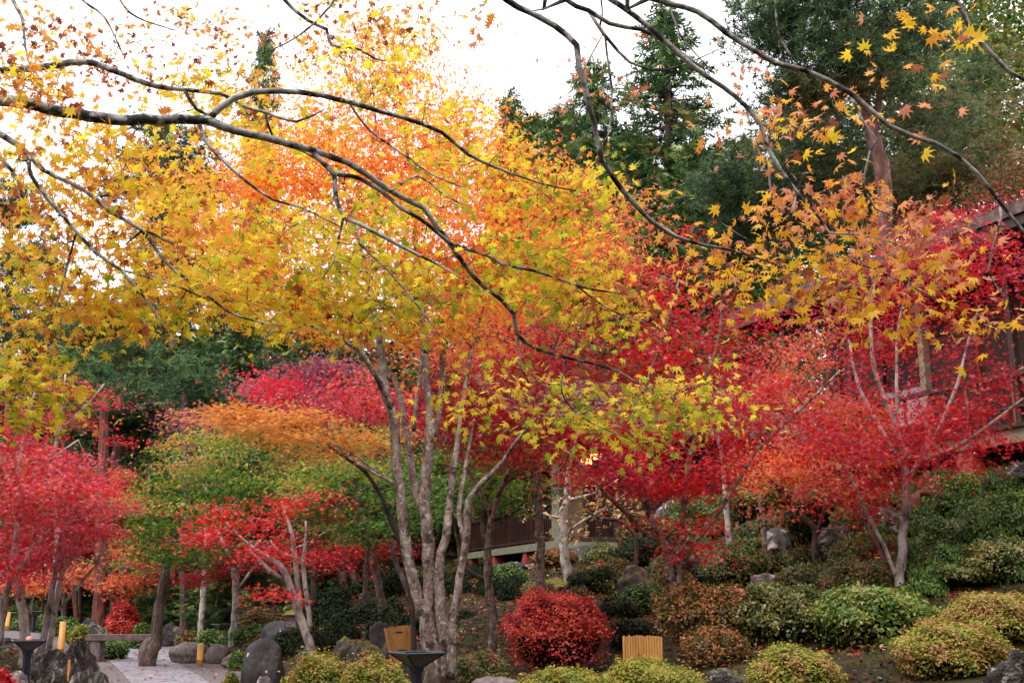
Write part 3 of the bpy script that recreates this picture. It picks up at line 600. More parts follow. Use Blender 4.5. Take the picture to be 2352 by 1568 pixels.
# ================================================================ HOUSES
def frame(O, ang):
    a = np.array([math.cos(ang), math.sin(ang), 0]); n = np.array([a[1], -a[0], 0])   # n points to the outside (towards the viewer)
    return lambda p: np.array(O) + a * p[0] + n * p[1] + np.array([0, 0, p[2]])
def part(name, mat, root, fr, boxes, smooth=False):
    m = MB()
    for b in boxes: m.fb(fr, *b)
    return m.build(name, mat, root)
def pillar(fr, s, n, ztop, root, w=.11):
    p = fr((s, n, 0)); gz = h1(p[0], p[1]); H_ = ztop - (gz - p[2]); m = MB(); zb = gz - p[2] - .1
    m.fb(fr, s - w / 2 * .9, s + w / 2 * .9, n - w / 2 * .9, n + w / 2 * .9, zb + .55, ztop)
    k = MB(); t = w * .62; bt = w * 1.35; z0, z1 = zb, zb + .62
    k.add([fr((s + a * q, n + b * q, z)) for z, q in ((z0, bt), (z1, t)) for a, b in ((-1, -1), (1, -1), (1, 1), (-1, 1))], [(0, 1, 5, 4), (1, 2, 6, 5), (2, 3, 7, 6), (3, 0, 4, 7), (4, 5, 6, 7), (3, 2, 1, 0)])
    o = m.build('pillar', REDW, root); f = k.build('footing', REDW, root); f.parent = o; f.location = (0, 0, 0)
    return o
def roof(fr, s0, s1, n0, n1, z0, zr, root, th=.14, curve=.25):
    m = MB(); k = 10; cols = []
    for half in ((n0, (n0 + n1) / 2), (n1, (n0 + n1) / 2)):
        rows = []
        for i in range(k + 1):
            t = i / k; n = half[0] + (half[1] - half[0]) * t; z = z0 + (zr - z0) * (t - curve * t * (1 - t)); rows.append((n, z))
        for i in range(k):   # stepped shingle courses
            (na, za), (nb, zb) = rows[i], rows[i + 1]
            m.add([fr((s, n, z)) for s in (s0, s1) for n, z in ((na, za), (nb, zb), (nb, zb + th), (na, za + th + .05))], [(0, 1, 5, 4), (1, 2, 6, 5), (2, 3, 7, 6), (3, 0, 4, 7), (0, 3, 2, 1), (4, 5, 6, 7)])
    return m.build('roof', ROOFM, root)
def upper_house():
    O = np.array([5.57, 21.2, 4.1]); fr = frame(O, math.atan2(-.912, .41)); root = empty('wooden_house', O, 'dark timber house with pale panels on red pillars, high on the slope at right', 'house')
    L = 15
    part('floor_beam', PGREEN, root, fr, [(-.3, L, -.06, .06, -.22, .0), (-.3, -.18, -6, -.06, -.22, 0)])
    part('floor', DWOOD, root, fr, [(-.18, L, -6, -.062, -.12, .02)])
    part('sill', RAILW, root, fr, [(-.3, L, -.1, .12, .002, .07)])
    wn = -.9
    part('wall', DWOOD, root, fr, [(-.1, L, wn - .12, wn, .02, 2.86), (-.1, .02, -6, wn - .122, .02, 2.86), (-.1, L, wn - .02, wn + .05, 2.0, 2.2)])
    part('underfloor_shade_wall', VOIDM, root, fr, [(-.1, L, -2.4, -2.2, -3.6, -.222)])  # dark sheet put in for the shaded void below the floor
    k = 0
    for s in np.arange(.3, L - 1, 1.15):
        mt, z0, z1 = [(OWOOD, .1, 1.98), (WHITEP, .5, 1.2), (OWOOD, .1, 1.98), (OWOOD, .1, 1.98), (WHITEP, .7, 1.98), (OWOOD, .1, 1.98)][k % 6]; k += 1
        if mt is WHITEP:
            p = part('sliding_panel', WHITEP, root, fr, [(s + .05, s + 1.05, wn + .02, wn + .04, z0, z1)])
            q = part('panel_frame', RAILW, root, fr, [(s, s + .05, wn + .01, wn + .07, .05, 2.0), (s + 1.05, s + 1.1, wn + .01, wn + .07, .05, 2.0), (s + .05, s + 1.05, wn + .01, wn + .065, z0 - .05, z0), (s + .05, s + 1.05, wn + .01, wn + .065, z1, z1 + .03)])
        else:
            part('door', solid('brown door wood', [(.3, '2e1a12'), (.6, '482a1c'), (.8, '5a3624')], 14, 5, .5, .2, 40, (1, 1, .1)), root, fr, [(s + .04, s + 1.06, wn + .02, wn + .045, z0, z1)])
            part('door_frame', OWOOD, root, fr, [(s - .03, s + .035, wn + .01, wn + .09, .03, 2.0)])
    for s in (-.22, 3.4, 7.0, 10.4, 13.8): part('post', PGREEN, root, fr, [(s - .06, s + .06, -.05 + .002, .09, .072, 2.75)])
    for s in (1.6, 5.2, 8.8, 12.2): part('post', RAILW, root, fr, [(s - .05, s + .05, -.06, .05, .072, 2.72)])
    r = part('railing', RAILW, root, fr, [(.0, L, -.0, .1, .78, .86), (0, L, .02, .07, .3, .34)])
    for s in np.arange(.2, L, .45): part('baluster', OWOOD if int(s * 10) % 3 == 0 else RAILW, root, fr, [(s - .02, s + .02, .03, .065, .072, .78)])
    part('lintel', DWOOD, root, fr, [(-.3, L, -.08, .06, 2.55, 2.8)])
    part('eaves', DWOOD, root, fr, [(-.9, L + .3, -.4, .75, 2.86, 2.9)] + [(s, s + .06, -.4, .72, 2.8, 2.86) for s in np.arange(-.8, L, .5)])
    part('fascia', RAILW, root, fr, [(-.95, L + .3, .75, .8, 2.78, 2.96)])
    roof(fr, -1.0, L + .4, .85, -6.6, 2.94, 4.35, root)
    for s in np.arange(-.1, L, 2.1): pillar(fr, s, -.1, -.225, root, .17)
upper_house()
def lower_house():
    O = P(1277, 1241, 29.6); a1 = math.atan2(-.95, .3)   # left side runs away from the viewer
    back = 10.0; root = empty('veranda_house', O, 'low dark house with railed veranda, pale corner post and lit panes, behind the main maple', 'house')
    A = np.array([math.cos(a1), math.sin(a1), 0]); OL = O - A * back; fl = frame(OL, a1); fr = frame(O, math.atan2(.3, .95)); W = 7.5
    part('floor_beam', PGREEN, root, fl, [(0, back, -.06, .06, -.2, .0)]); part('front_floor_beam', PGREEN, root, fr, [(.06, W, -.06, .06, -.2, .0)])
    part('floor', DWOOD, root, fr, [(.05, W, -back, -.07, -.1, .02)])
    part('sill', RAILW, root, fr, [(.1, W, -.1, .08, .003, .12)])
    part('corner_post', PGREEN, root, fr, [(-.09, .08, -.08, .1, -.19, 2.75)])
    part('railing', RAILW, root, fl, [(0, back - .1, -.03, .06, .95, 1.02), (0, back - .1, -.01, .04, .06, .12)] )
    for s in np.arange(.05, back - .1, .17): part('baluster', DWOOD, root, fl, [(s, s + .045, 0, .03, .12, .95)])
    for s in np.arange(1.6, back - .5, 2.0): part('post', REDW, root, fl, [(s, s + .12, -.1, .02 - .03, .02, 2.7)])
    part('wall', DWOOD, root, fr, [(1.3, W, -.55, -.45, .02, 2.7), (1.3, 1.4, -back, -.552, .02, 2.7)])
    part('plaster_panel', BEIGE, root, fr, [(.32, .86, -.2, -.16, .14, 2.0)]); part('post', RAILW, root, fr, [(.14, .3, -.22, -.1, .12, 2.7)])
    part('post', RAILW, root, fr, [(1.75, 1.9, -.4, -.2, .12, 2.7)])
    part('panel_frame', RAILW, root, fr, [(.3, .318, -.22, -.13, .12, 2.05), (.862, .92, -.22, -.13, .12, 2.05)])
    part('underfloor_shade_wall', VOIDM, root, fr, [(.2, W, -2.4, -2.3, -3.2, -.21)]); part('underfloor_shade_wall', VOIDM, root, fl, [(0, back - 1, -1.9, -1.8, -3.2, -.21)])  # dark sheets, underfloor shade painted in
    for u, v, nx in ((1377, 1046, 4), (1353, 1058, 3), (1160, 1060, 3)):
        p = P(u, v, 30); s = (p - O) @ np.array([.95, .3, 0]) / 1.0; z = p[2] - O[2] 
        z = min(z, 2.5); s = max(s, .1)
        f = part('window', DWOOD, root, fr, [(s - .19, s + .19, -.3, -.26, z - .1, z + .1)])
        for i in range(nx):
            for j in range(2):
                q = part('pane', LIT, root, fr, [(s - .17 + i * .34 / nx, s - .17 + (i + .8) * .34 / nx, -.259, -.25, z - .085 + j * .09, z - .005 + j * .09)]); q.parent = f
    part('lintel', DWOOD, root, fr, [(-.1, W, -.5, -.3, 2.3, 2.75)])
    part('eaves', DWOOD, root, fr, [(-1.0, W + .6, -back, .9, 2.76, 2.8)])
    m = roof(fr, -1.1, W + .8, .95, -back, 2.82, 5.2, root)
    for s in (.05, 2.3, 4.6, 7): pillar(fr, s, -.1, -.205, root, .16)
    for s in (1.5, 4.3, 7.4): pillar(fl, s, -.1, -.205, root, .16)
lower_house()
# ================================================================ SMALL BUILT THINGS
def bollard(u, vt, vb, rp, D, label):
    p = P(u, vb, D); m = mpp(u, vb, D); z = h1(p[0], p[1]); top = P(u, vt, D)[2]; r = rp * m
    o = empty('bamboo_bollard', (p[0], p[1], z), label, 'bollard', 'bamboo bollards along the paths'); k = MB(); zz = np.array([z - .05, z + (top - z) * .3, z + (top - z) * .31, z + (top - z) * .33, z + (top - z) * .34, top])
    k.tube([(p[0], p[1], q) for q in zz], r * np.array([1, 1, 1.06, 1.06, 1, 1]), 20); k.build('tube', BAMBOO, o, True)
    c = MB(); c.tube([(p[0], p[1], top + .001), (p[0], p[1], top + .012)], [r * .99, r * .93], 20); c.build('cap', solid('cut bamboo', [(.3, 'e8c88a'), (.7, 'f0d8a4')], 8), o)
bollard(15, 1406, 1440, 6, 29.5, 'bamboo bollard at the left edge beside the ramp rail'); bollard(142, 1428, 1464, 7, 27, 'tall bamboo bollard by the clipped cushions on the side path')
bollard(304, 1443, 1460, 5, 37, 'short distant bamboo bollard behind the stone bench'); bollard(459, 1478, 1518, 7.2, 27, 'bamboo bollard in front of the brown kerb rocks')
def slip():
    p = P(158, 1532, 15.2); o = MB(); o.box(np.array([p[0], p[1], p[2]]), (.03, .008, .2)); o.box(np.array([p[0] + .004, p[1] - .003, p[2] - .12]), (.018, .006, .1)); ob = o.build('bamboo_slip', BAMBOO); tag(ob, 'thin upright bamboo slip stuck by the big left boulder', 'marker')
slip()
def lamp(u, vt, wpx, D, label, rot, cap=False, group='fire-bowl lamps'):
    p = P(u, vt, D); m = mpp(u, vt, D); z = h1(p[0], p[1]); R = wpx * m / 2 * 1.08; o = empty('bowl_lamp', (p[0], p[1], z), label, 'lamp', group); x, y, t = p
    hb = R * .62; c, s = math.cos(rot), math.sin(rot)
    def q(a, b, zz): return (x + (a * c - b * s), y + (a * s + b * c), zz)
    k = MB(); k.add([q(a * R, b * R, t - .0) for a, b in ((-1, -1), (1, -1), (1, 1), (-1, 1))] + [q(a * .05, b * .05, t - hb) for a, b in ((-1, -1), (1, -1), (1, 1), (-1, 1))] + [q(a * R * .86, b * R * .86, t - .02) for a, b in ((-1, -1), (1, -1), (1, 1), (-1, 1))],
        [(0, 1, 5, 4), (1, 2, 6, 5), (2, 3, 7, 6), (3, 0, 4, 7), (8, 9, 10, 11)[::-1]]); k.build('bowl', GLASSW, o)
    r = MB(); 
    for a, b, e, f in ((-1, -1, 1, -1), (1, -1, 1, 1), (1, 1, -1, 1), (-1, 1, -1, -1)): r.tube([q(a * R, b * R, t + .004), q(e * R, f * R, t + .004)], .014, 6)
    r.build('rim', METAL, o); r = MB()
    for a, b in ((-1, -1), (1, -1), (1, 1), (-1, 1)): r.tube([q(a * R, b * R, t), q(a * .05, b * .05, t - hb)], .009, 5)
    r.build('rib', METAL, o); r = MB(); r.tube([(x, y, z - .1), (x, y, t - hb + .01)], .055, 4); r.tube([(x, y, t - hb - .05), (x, y, t - hb + .03)], .075, 4); r.build('post', METAL, o)
    if cap:
        r = MB(); r.tube([(x, y, t - .02), (x, y, t + .03), (x, y, t + .06)], [.035, .04, .02], 12); r.build('candle', solid('pink wax', [(.3, 'd89a86'), (.7, 'e4b09c')], 5), o, True)
lamp(66, 1471, 60, 15, 'dark fire-bowl lamp on a post at bottom left by the boulder', .5, True)
lamp(957, 1499, 88, 11.5, 'dark fire-bowl lamp on a post in front of the main maple trunk', .55)
lamp(80, 1404, 30, 33, 'small distant fire-bowl lamp behind the leaning pale stems', .3); lamp(508, 1433, 30, 31, 'small distant fire-bowl lamp above the clipped dark shrubs', .9)
def screen(u, vt, wpx, hpx, D, label, lean, yaw, curve):
    p = P(u, vt + hpx, D); m = mpp(u, vt, D); o = empty('bamboo_screen', (p[0], p[1], h1(p[0], p[1])), label, 'screen', 'bamboo slat screens'); W = wpx * m; Hh = hpx * m; n = 15; sl_ = MB(); bk = MB(); rs = np.random.RandomState(int(u))
    for i in range(n):
        s = (i / (n - 1) - .5) * W; d = curve * (s / W * 2) ** 2 * .1; z0 = p[2] - .12; z1 = p[2] + Hh + rs.randn() * .004 + lean * s * .4; sh = lean * Hh
        f = lambda a, zz: (p[0] + math.cos(yaw) * a - sh * (zz - z0) / (z1 - z0), p[1] + math.sin(yaw) * a + d, zz)
        sl_.tube([f(s, z0), f(s, (z0 + z1) / 2), f(s, z1)], W / n * .52, 8)
    sl_.build('slats', BAMBOOS, o)
    for zz in (.2, .8): bk.tube([(p[0] + math.cos(yaw) * a - lean * Hh * zz, p[1] + math.sin(yaw) * a + .035 + curve * .04, p[2] + Hh * zz) for a in (-W / 2, W / 2)], .012, 6)
    for e in (-.45, .45): bk.tube([(p[0] + math.cos(yaw) * W * e, p[1] + math.sin(yaw) * W * e + .05, h1(p[0], p[1]) - .1), (p[0] + math.cos(yaw) * W * e - lean * Hh * .5, p[1] + math.sin(yaw) * W * e + .045, p[2] + Hh * .7)], .012, 6)
    bk.build('rail', BARKT, o)
screen(934, 1440, 58, 66, 13.6, 'curved bamboo slat screen leaning left beside the main maple trunk', .32, .2, -1)
screen(1477, 1462, 86, 60, 12.6, 'straight bamboo slat screen right of the crimson azalea', 0, -.25, 0)
def bench():
    a = G(240, 1478); b = P(352, 1459, 28.5); o = empty('stone_bench', (b[0], b[1], 0), 'long low stone slab bench beside the foot of the leaning dark trunk', 'bench')
    c = P(292, 1457, 29); z = c[2]; s = MB(); s.box(np.array([c[0] - .1, c[1], z - .06]), (1.75, .42, .14)); s.build('slab', solid('pink stone', [(.3, '5c4644'), (.6, '75605e'), (.8, '857270')], 8, 8, .85, .4, 40), o)
    for dx in (-.75, .55): s = MB(); s.tube([(c[0] + dx, c[1], -.05), (c[0] + dx, c[1], z - .131)], [.24, .2], 7); s.build('leg', STONE, o, False)
bench()
rock('squared stone block at the right end of the slab bench', 344, 1458, 1484, 18, 27.5, STONE, 50, flat=.7)
def fence():
    o = None; ps = [P(u, v, D) for u, v, D in ((-140, 1385, 31), (-60, 1388, 31.5), (12, 1390, 32), (72, 1393, 32.6))]
    o = empty('rail_fence', (ps[0][0], ps[0][1], h1(ps[0][0], ps[0][1])), 'two-rail wooden fence at the left edge beyond the ramp', 'fence')
    for p in ps: m = MB(); m.tube([(p[0], p[1], h1(p[0], p[1]) - .1), (p[0], p[1], p[2] + .35)], .05, 8); m.build('post', BARKD, o, True)
    for dz in (.25, -.2): m = MB(); m.tube([(p[0], p[1] - .05, p[2] + dz) for p in ps], .035, 8); m.build('rail', BARKD, o, True)
fence()
def edging():
    pts = [P(u, v, D) for u, v, D in ((-60, 1425, 29.6), (20, 1438, 28.5), (90, 1458, 27.8), (160, 1472, 27.3), (225, 1484, 27))]
    m = MB(); m.tube([(p[0], p[1], h1(p[0], p[1]) + .07) for p in pts], .035, 6); tag(m.build('path_edging', METAL), 'thin black edging bar running down along the side path', 'edging')
edging()
def lantern():
    p = P(670, 1425, 23); z = h1(p[0], p[1]); m = MB(); o = empty('garden_lantern', (p[0], p[1], z), 'small pale box lantern in the shade left of the red maple trunk', 'lantern'); x, y, t = p
    m.box(np.array([x, y, t]), (.2, .2, .24)); m.build('light_box', STONE, o); m = MB(); m.add([(x + a * .17, y + b * .17, t + .122) for a, b in ((-1, -1), (1, -1), (1, 1), (-1, 1))] + [(x, y, t + .22)], [(0, 1, 4), (1, 2, 4), (2, 3, 4), (3, 0, 4), (3, 2, 1, 0)]); m.build('roof', ROCKM, o)
    m = MB(); m.tube([(x, y, z - .05), (x, y, t - .122)], [.09, .07], 8); m.build('post', STONE, o)
lantern()
def plate(u, v, D, label):
    p = P(u, v, D); z = h1(p[0], p[1]); o = empty('plant_tag', (p[0], p[1], z), label, 'sign', 'teal plant tags'); m = MB(); m.box(np.array(p), (.12, .01, .09)); m.build('plate', TEAL, o)
    m = MB(); m.tube([(p[0], p[1] + .012, z - .05), (p[0], p[1] + .012, p[2] + .02)], .006, 5); m.build('stake', METAL, o)
    m = MB(); [m.box(np.array([p[0] + (i - 2) * .016, p[1] - .0062, p[2] + .01]), (.009, .002, .014 + .004 * (i % 2))) for i in range(5)]; m.build('lettering', WHITEP, o)
plate(697, 1498, 17.2, 'teal plant tag at the foot of the small red maple left of the front azalea'); plate(948, 1530, 12.3, 'teal plant tag just left behind the tall fire-bowl lamp')
def stump():
    p = P(2107, 1240, 16.5); m = mpp(2107, 1240, 16.5); z = h1(p[0], p[1]); h = (1240 - 1135) * m; rs = np.random.RandomState(3); k = MB()
    n = 9; tt = np.linspace(0, 1, n); pts = [(p[0] - .05 * t, p[1], z - .1 + (p[2] - z + .1 + h) * t) for t in tt]; k.tube(pts, 23 * m * (1.25 - .35 * tt + .12 * rs.rand(n)), 14, .07, rs)
    b = P(2150, 1140, 16.5); k.tube(spline([pts[-2], (pts[-1] + b) / 2 + np.array([0, 0, .05]), b], .06), .05, 8, .06, rs); tag(k.build('tree_stump', BARKRED, None, True), 'red brown dead stump on the slope right of the white barked trunk', 'stump')
stump()
# ================================================================ TREES
def S(D, *pts):   # polyline: (u, v, radius_px[, depth]) or ('w', x, y, z, r)
    return [p if p[0] == 'w' else (p[0], p[1], p[3] if len(p) > 3 else D, p[2]) for p in pts]
# ---- the big multi-stemmed maple in the middle
D = 12.0
tree('maple_tree', 'tall multi-stemmed maple with orange and yellow crown, centre of the garden', 'tree', [
    S(D, (1004, 1640, 36), (1000, 1565, 34), (992, 1500, 30), (986, 1445, 25), (984, 1384, 20), (986, 1278, 19), (976, 1168, 17), (978, 1090, 16), (988, 1011, 14), (983, 908, 12, 12.2), (976, 839, 11, 12.3), (976, 769, 10, 12.5), (960, 640, 8, 12.8), (950, 480, 6, 13), (930, 300, 4, 13.2), (900, 130, 2, 13.4)),
    S(D, (990, 1560, 24), (984, 1480, 18), (976, 1410, 17), (960, 1366, 17), (941, 1306, 16), (931, 1227, 16), (919, 1121, 15), (909, 1031, 14), (903, 953, 14), (886, 908, 13), (879, 839, 12), (868, 760, 10, 11.9), (840, 620, 7, 12), (800, 470, 5, 12.2), (760, 330, 3, 12.4)),
    S(D, (1028, 1600, 28), (1030, 1545, 25), (1022, 1470, 20, 11.9), (1012, 1390, 16, 11.9), (1008, 1330, 15, 11.9), (1015, 1267, 13, 11.9), (1027, 1208, 12, 11.9), (1035, 1129, 10), (1043, 1070, 10), (1050, 1023, 8), (1060, 940, 6, 12.3), (1085, 800, 5, 12.7), (1130, 640, 3, 13)),
    S(D, (1034, 1560, 14, 11.8), (1036, 1500, 14, 11.8), (1042, 1443, 13, 11.8), (1050, 1365, 12, 11.8), (1062, 1286, 11, 11.8), (1072, 1208, 11, 11.8), (1076, 1149, 10, 11.8), (1113, 1102, 9, 11.7), (1156, 1059, 7, 11.6), (1180, 1020, 5, 11.5), (1230, 960, 3, 11.4)),
    S(D, (1066, 1240, 7, 11.85), (1054, 1180, 7, 12), (1060, 1120, 6.5, 12.2), (1074, 1043, 5, 12.4), (1090, 960, 3, 12.6)),
    S(D, (976, 1180, 12, 12.1), (955, 1135, 12, 12.2), (944, 1051, 11, 12.3), (930, 990, 10, 12.4), (910, 880, 8, 12.5), (851, 804, 6, 12.6), (760, 700, 4, 12.8), (680, 600, 2.5, 13)),
    S(D, (900, 945, 9), (872, 880, 9, 11.8), (851, 839, 8, 11.7), (823, 800, 7, 11.6), (789, 783, 5, 11.5), (700, 740, 3, 11.4), (600, 690, 2, 11.3)),
    S(D, (950, 990, 6, 12.1), (955, 930, 6, 12.1), (966, 856, 5, 12.1), (970, 787, 4, 12.1), (975, 690, 2.5, 12.1)),
    S(D, (1000, 1000, 7, 12.4), (1016, 880, 9, 12.8), (1018, 811, 9, 13), (1035, 752, 8, 13), (1056, 686, 6, 13.1), (1110, 560, 4, 13.3), (1180, 430, 2.5, 13.5)),
    S(D, (921, 1116, 6, 12), (909, 1110, 5, 12), (839, 1074, 4.5, 12.1), (764, 1027, 4, 12.3), (682, 976, 3, 12.4), (600, 930, 2, 12.5)),
    S(D, (880, 1095, 4, 12.1), (800, 1035, 3, 12.3), (740, 1010, 2.4, 12.4), (660, 960, 2, 12.5)),
    S(D, (868, 760, 7, 12), (800, 640, 5, 12.5), (690, 520, 4, 13), (560, 430, 2.5, 13.3)),
    S(D, (840, 620, 6, 12), (870, 430, 5, 12.5), (860, 250, 3, 13), (845, 120, 1.5, 13.3))],
    [(870, 250, 170, 150, 13.2, 1.2, 150, 0.15, 0.8), (845, 130, 110, 70, 13.4, 0.7, 45, 0.2, 0.7), (700, 330, 170, 100, 13.2, 1.2, 88, 0, 0.5), (640, 450, 280, 90, 13, 1.5, 188, 0.1, 0.6),
     (930, 430, 270, 130, 13, 1.5, 238, 0.1, 0.65), (1130, 440, 200, 110, 13.2, 1.3, 138, 0.1, 0.7), (1010, 300, 130, 110, 13.2, 1, 62, 0.1, 0.6), (850, 600, 330, 110, 12.8, 1.6, 238, 0.05, 0.55),
     (1150, 620, 210, 80, 13, 1.3, 112, 0.15, 0.7), (560, 620, 200, 80, 12.8, 1.2, 100, 0.05, 0.5), (900, 740, 300, 40, 12.5, 1, 75, 0.05, 0.4), (1330, 560, 160, 70, 13.8, 1, 75, 0.5, 0.85), (480, 520, 150, 60, 13, 1, 45, 0.3, 0.7)],
    L_ORNG, 'm5', .072, 44, (.25, .1), BARK, tilt=.8, upb=.7, sides=12, jit=.03, thin=.8)
tree('maple_tree', 'slim maple with layered golden orange foliage, reaching left of the main trunks', 'tree', [
    S(12.6, (950, 1480, 7), (945, 1380, 6), (925, 1270, 6), (880, 1150, 5), (840, 1085, 4.5), (764, 1030, 4), (682, 980, 3), (590, 930, 2)), S(12.6, (840, 1085, 4), (800, 1050, 3), (700, 990, 2), (560, 960, 1.5))],
    [(600, 972, 90, 12.8, 12.1, 0.4, 18, 0, 0.6), (700, 995, 90, 14.4, 12, 0.4, 16, 0, 0.5), (560, 952, 80, 16, 12.4, 0.5, 18, 0.1, 0.5), (660, 947, 110, 17.6, 12.4, 0.5, 26, 0.1, 0.6), (740, 985, 110, 20.8, 12.3, 0.5, 27, 0, 0.5), (510, 927, 50, 9.6, 12.4, 0.3, 9, 0.4, 0.8), (820, 1020, 80, 20.8, 12.5, 0.5, 15, 0, 0.5), (700, 1045, 70, 14.4, 12.4, 0.4, 9, 0, 0.5), (900, 800, 120, 16, 12.6, 0.7, 14, 0.2, 0.8)],
    L_ORG2, 'm7t', .065, 60, (.22, .035), BARKT, tilt=.3, droop=.25)
# ---- orange red maples behind the main one
tree('maple_tree', 'orange red maple behind the main maple, crown showing right of centre', 'tree', [S(17, (1240, 1250, 10), (1230, 1050, 9), (1200, 880, 7), (1230, 700, 5), (1290, 560, 3), (1340, 450, 1.5)), S(17, (1230, 1000, 6), (1290, 850, 4), (1350, 720, 3))],
    [(1330, 560, 140, 90, 17, 1.5, 96, 0.5, 1), (1200, 700, 170, 80, 17, 1.5, 96, 0.4, 0.9), (1300, 640, 160, 70, 17, 1.5, 84, 0.5, 1), (1090, 820, 130, 60, 16.5, 1, 55, 0.2, 0.7), (1200, 830, 130, 50, 17, 1, 48, 0.3, 0.9)],
    L_SALM, 'm5', .08, 46, (.3, .09), tilt=.6)
tree('maple_tree', 'scarlet maple with crimson crown behind the near branches, right of the main trunks', 'tree', [S(15, (1133, 1447, 10), (1121, 1345, 9), (1121, 1266, 8), (1140, 1150, 6), (1200, 1020, 5), (1230, 900, 4), (1280, 780, 2.5), (1300, 720, 1.5)), S(15, (1130, 1180, 6), (1060, 1050, 4), (1020, 950, 3), (1010, 880, 2)), S(15, (1150, 1120, 5), (1250, 1030, 4), (1350, 940, 3), (1400, 850, 2))],
    [(1130, 860, 150, 78, 14.5, 1, 76, 0, 0.9), (1080, 960, 150, 72, 14, 1, 76, 0, 0.8), (1200, 970, 170, 78, 14, 1, 90, 0, 0.8), (1320, 900, 170, 104, 14.5, 1.2, 114, 0.1, 0.9), (1260, 780, 150, 78, 15, 1, 76, 0.1, 1), (1370, 1010, 120, 52, 13.8, 0.8, 46, 0, 0.7), (1180, 1030, 110, 32, 13.8, 0.6, 28, 0, 0.6), (1010, 880, 60, 78, 14.5, 0.8, 26, 0, 0.6)],
    L_RED, 'm7t', .075, 44, (.26, .08), tilt=.5, droop=.2)
tree('maple_tree', 'double-stemmed scarlet maple behind the straight bamboo slat screen', 'tree', [
    S(13.5, (1566, 1560, 14), (1563, 1533, 12), (1556, 1423, 11), (1549, 1365, 10), (1540, 1305, 9), (1520, 1235, 8), (1493, 1188, 7), (1477, 1129, 6), (1469, 1051, 5.5), (1475, 992, 5), (1480, 900, 4), (1520, 780, 3), (1560, 640, 2)),
    S(13.5, (1558, 1430, 7), (1560, 1345, 8), (1565, 1286, 7), (1567, 1208, 7), (1575, 1129, 7), (1583, 1051, 6.5), (1595, 1011, 6), (1610, 900, 4), (1650, 780, 3), (1660, 640, 1.8)),
    S(13.5, (1548, 1330, 6), (1548, 1262, 6), (1481, 1223, 6), (1442, 1180, 6, 13.3), (1403, 1145, 5, 13.1), (1379, 1121, 4, 13), (1330, 1060, 3, 12.8), (1260, 1010, 2, 12.6)),
    S(13.5, (1564, 1310, 6), (1587, 1255, 6), (1638, 1192, 5.5), (1677, 1133, 5), (1709, 1078, 5), (1740, 1030, 4.5), (1810, 965, 4), (1880, 900, 3), (1930, 850, 2)),
    S(13.5, (1583, 1051, 4), (1568, 1020, 4), (1570, 960, 3), (1540, 900, 2))],
    [(1600, 960, 180, 75, 13.5, 1.2, 76, 0, .7), (1560, 860, 190, 112, 14, 1.3, 102, 0, .7), (1620, 740, 150, 112, 14.2, 1.2, 76, 0, .7), (1470, 700, 110, 75, 14.2, 1, 26, 0, .6), (1450, 1040, 130, 50, 13.2, .9, 34, 0, .7), (1400, 1090, 110, 32, 13, .7, 29, .2, .9), (1500, 1110, 130, 32, 13.2, .7, 29, 0, .4), (1620, 1090, 110, 45, 13.5, .8, 26, 0, .4), (1740, 1000, 110, 75, 13.5, .9, 37, 0, .6), (1590, 1200, 70, 25, 13.2, .4, 8, 0, .4), (1580, 1245, 40, 32, 13.3, .3, 10, .1, .6), (1480, 1190, 60, 12, 13.1, .3, 5, 0, .3), (1700, 1070, 70, 30, 13.3, .5, 8, 0, .4), (1560, 620, 60, 75, 14, .8, 14, 0, .5), (1700, 880, 120, 88, 14, 1, 42, 0, .6)],
    L_RED, 'm7t', .075, 44, (.25, .08), BARK, tilt=.5, sides=9, droop=.2)
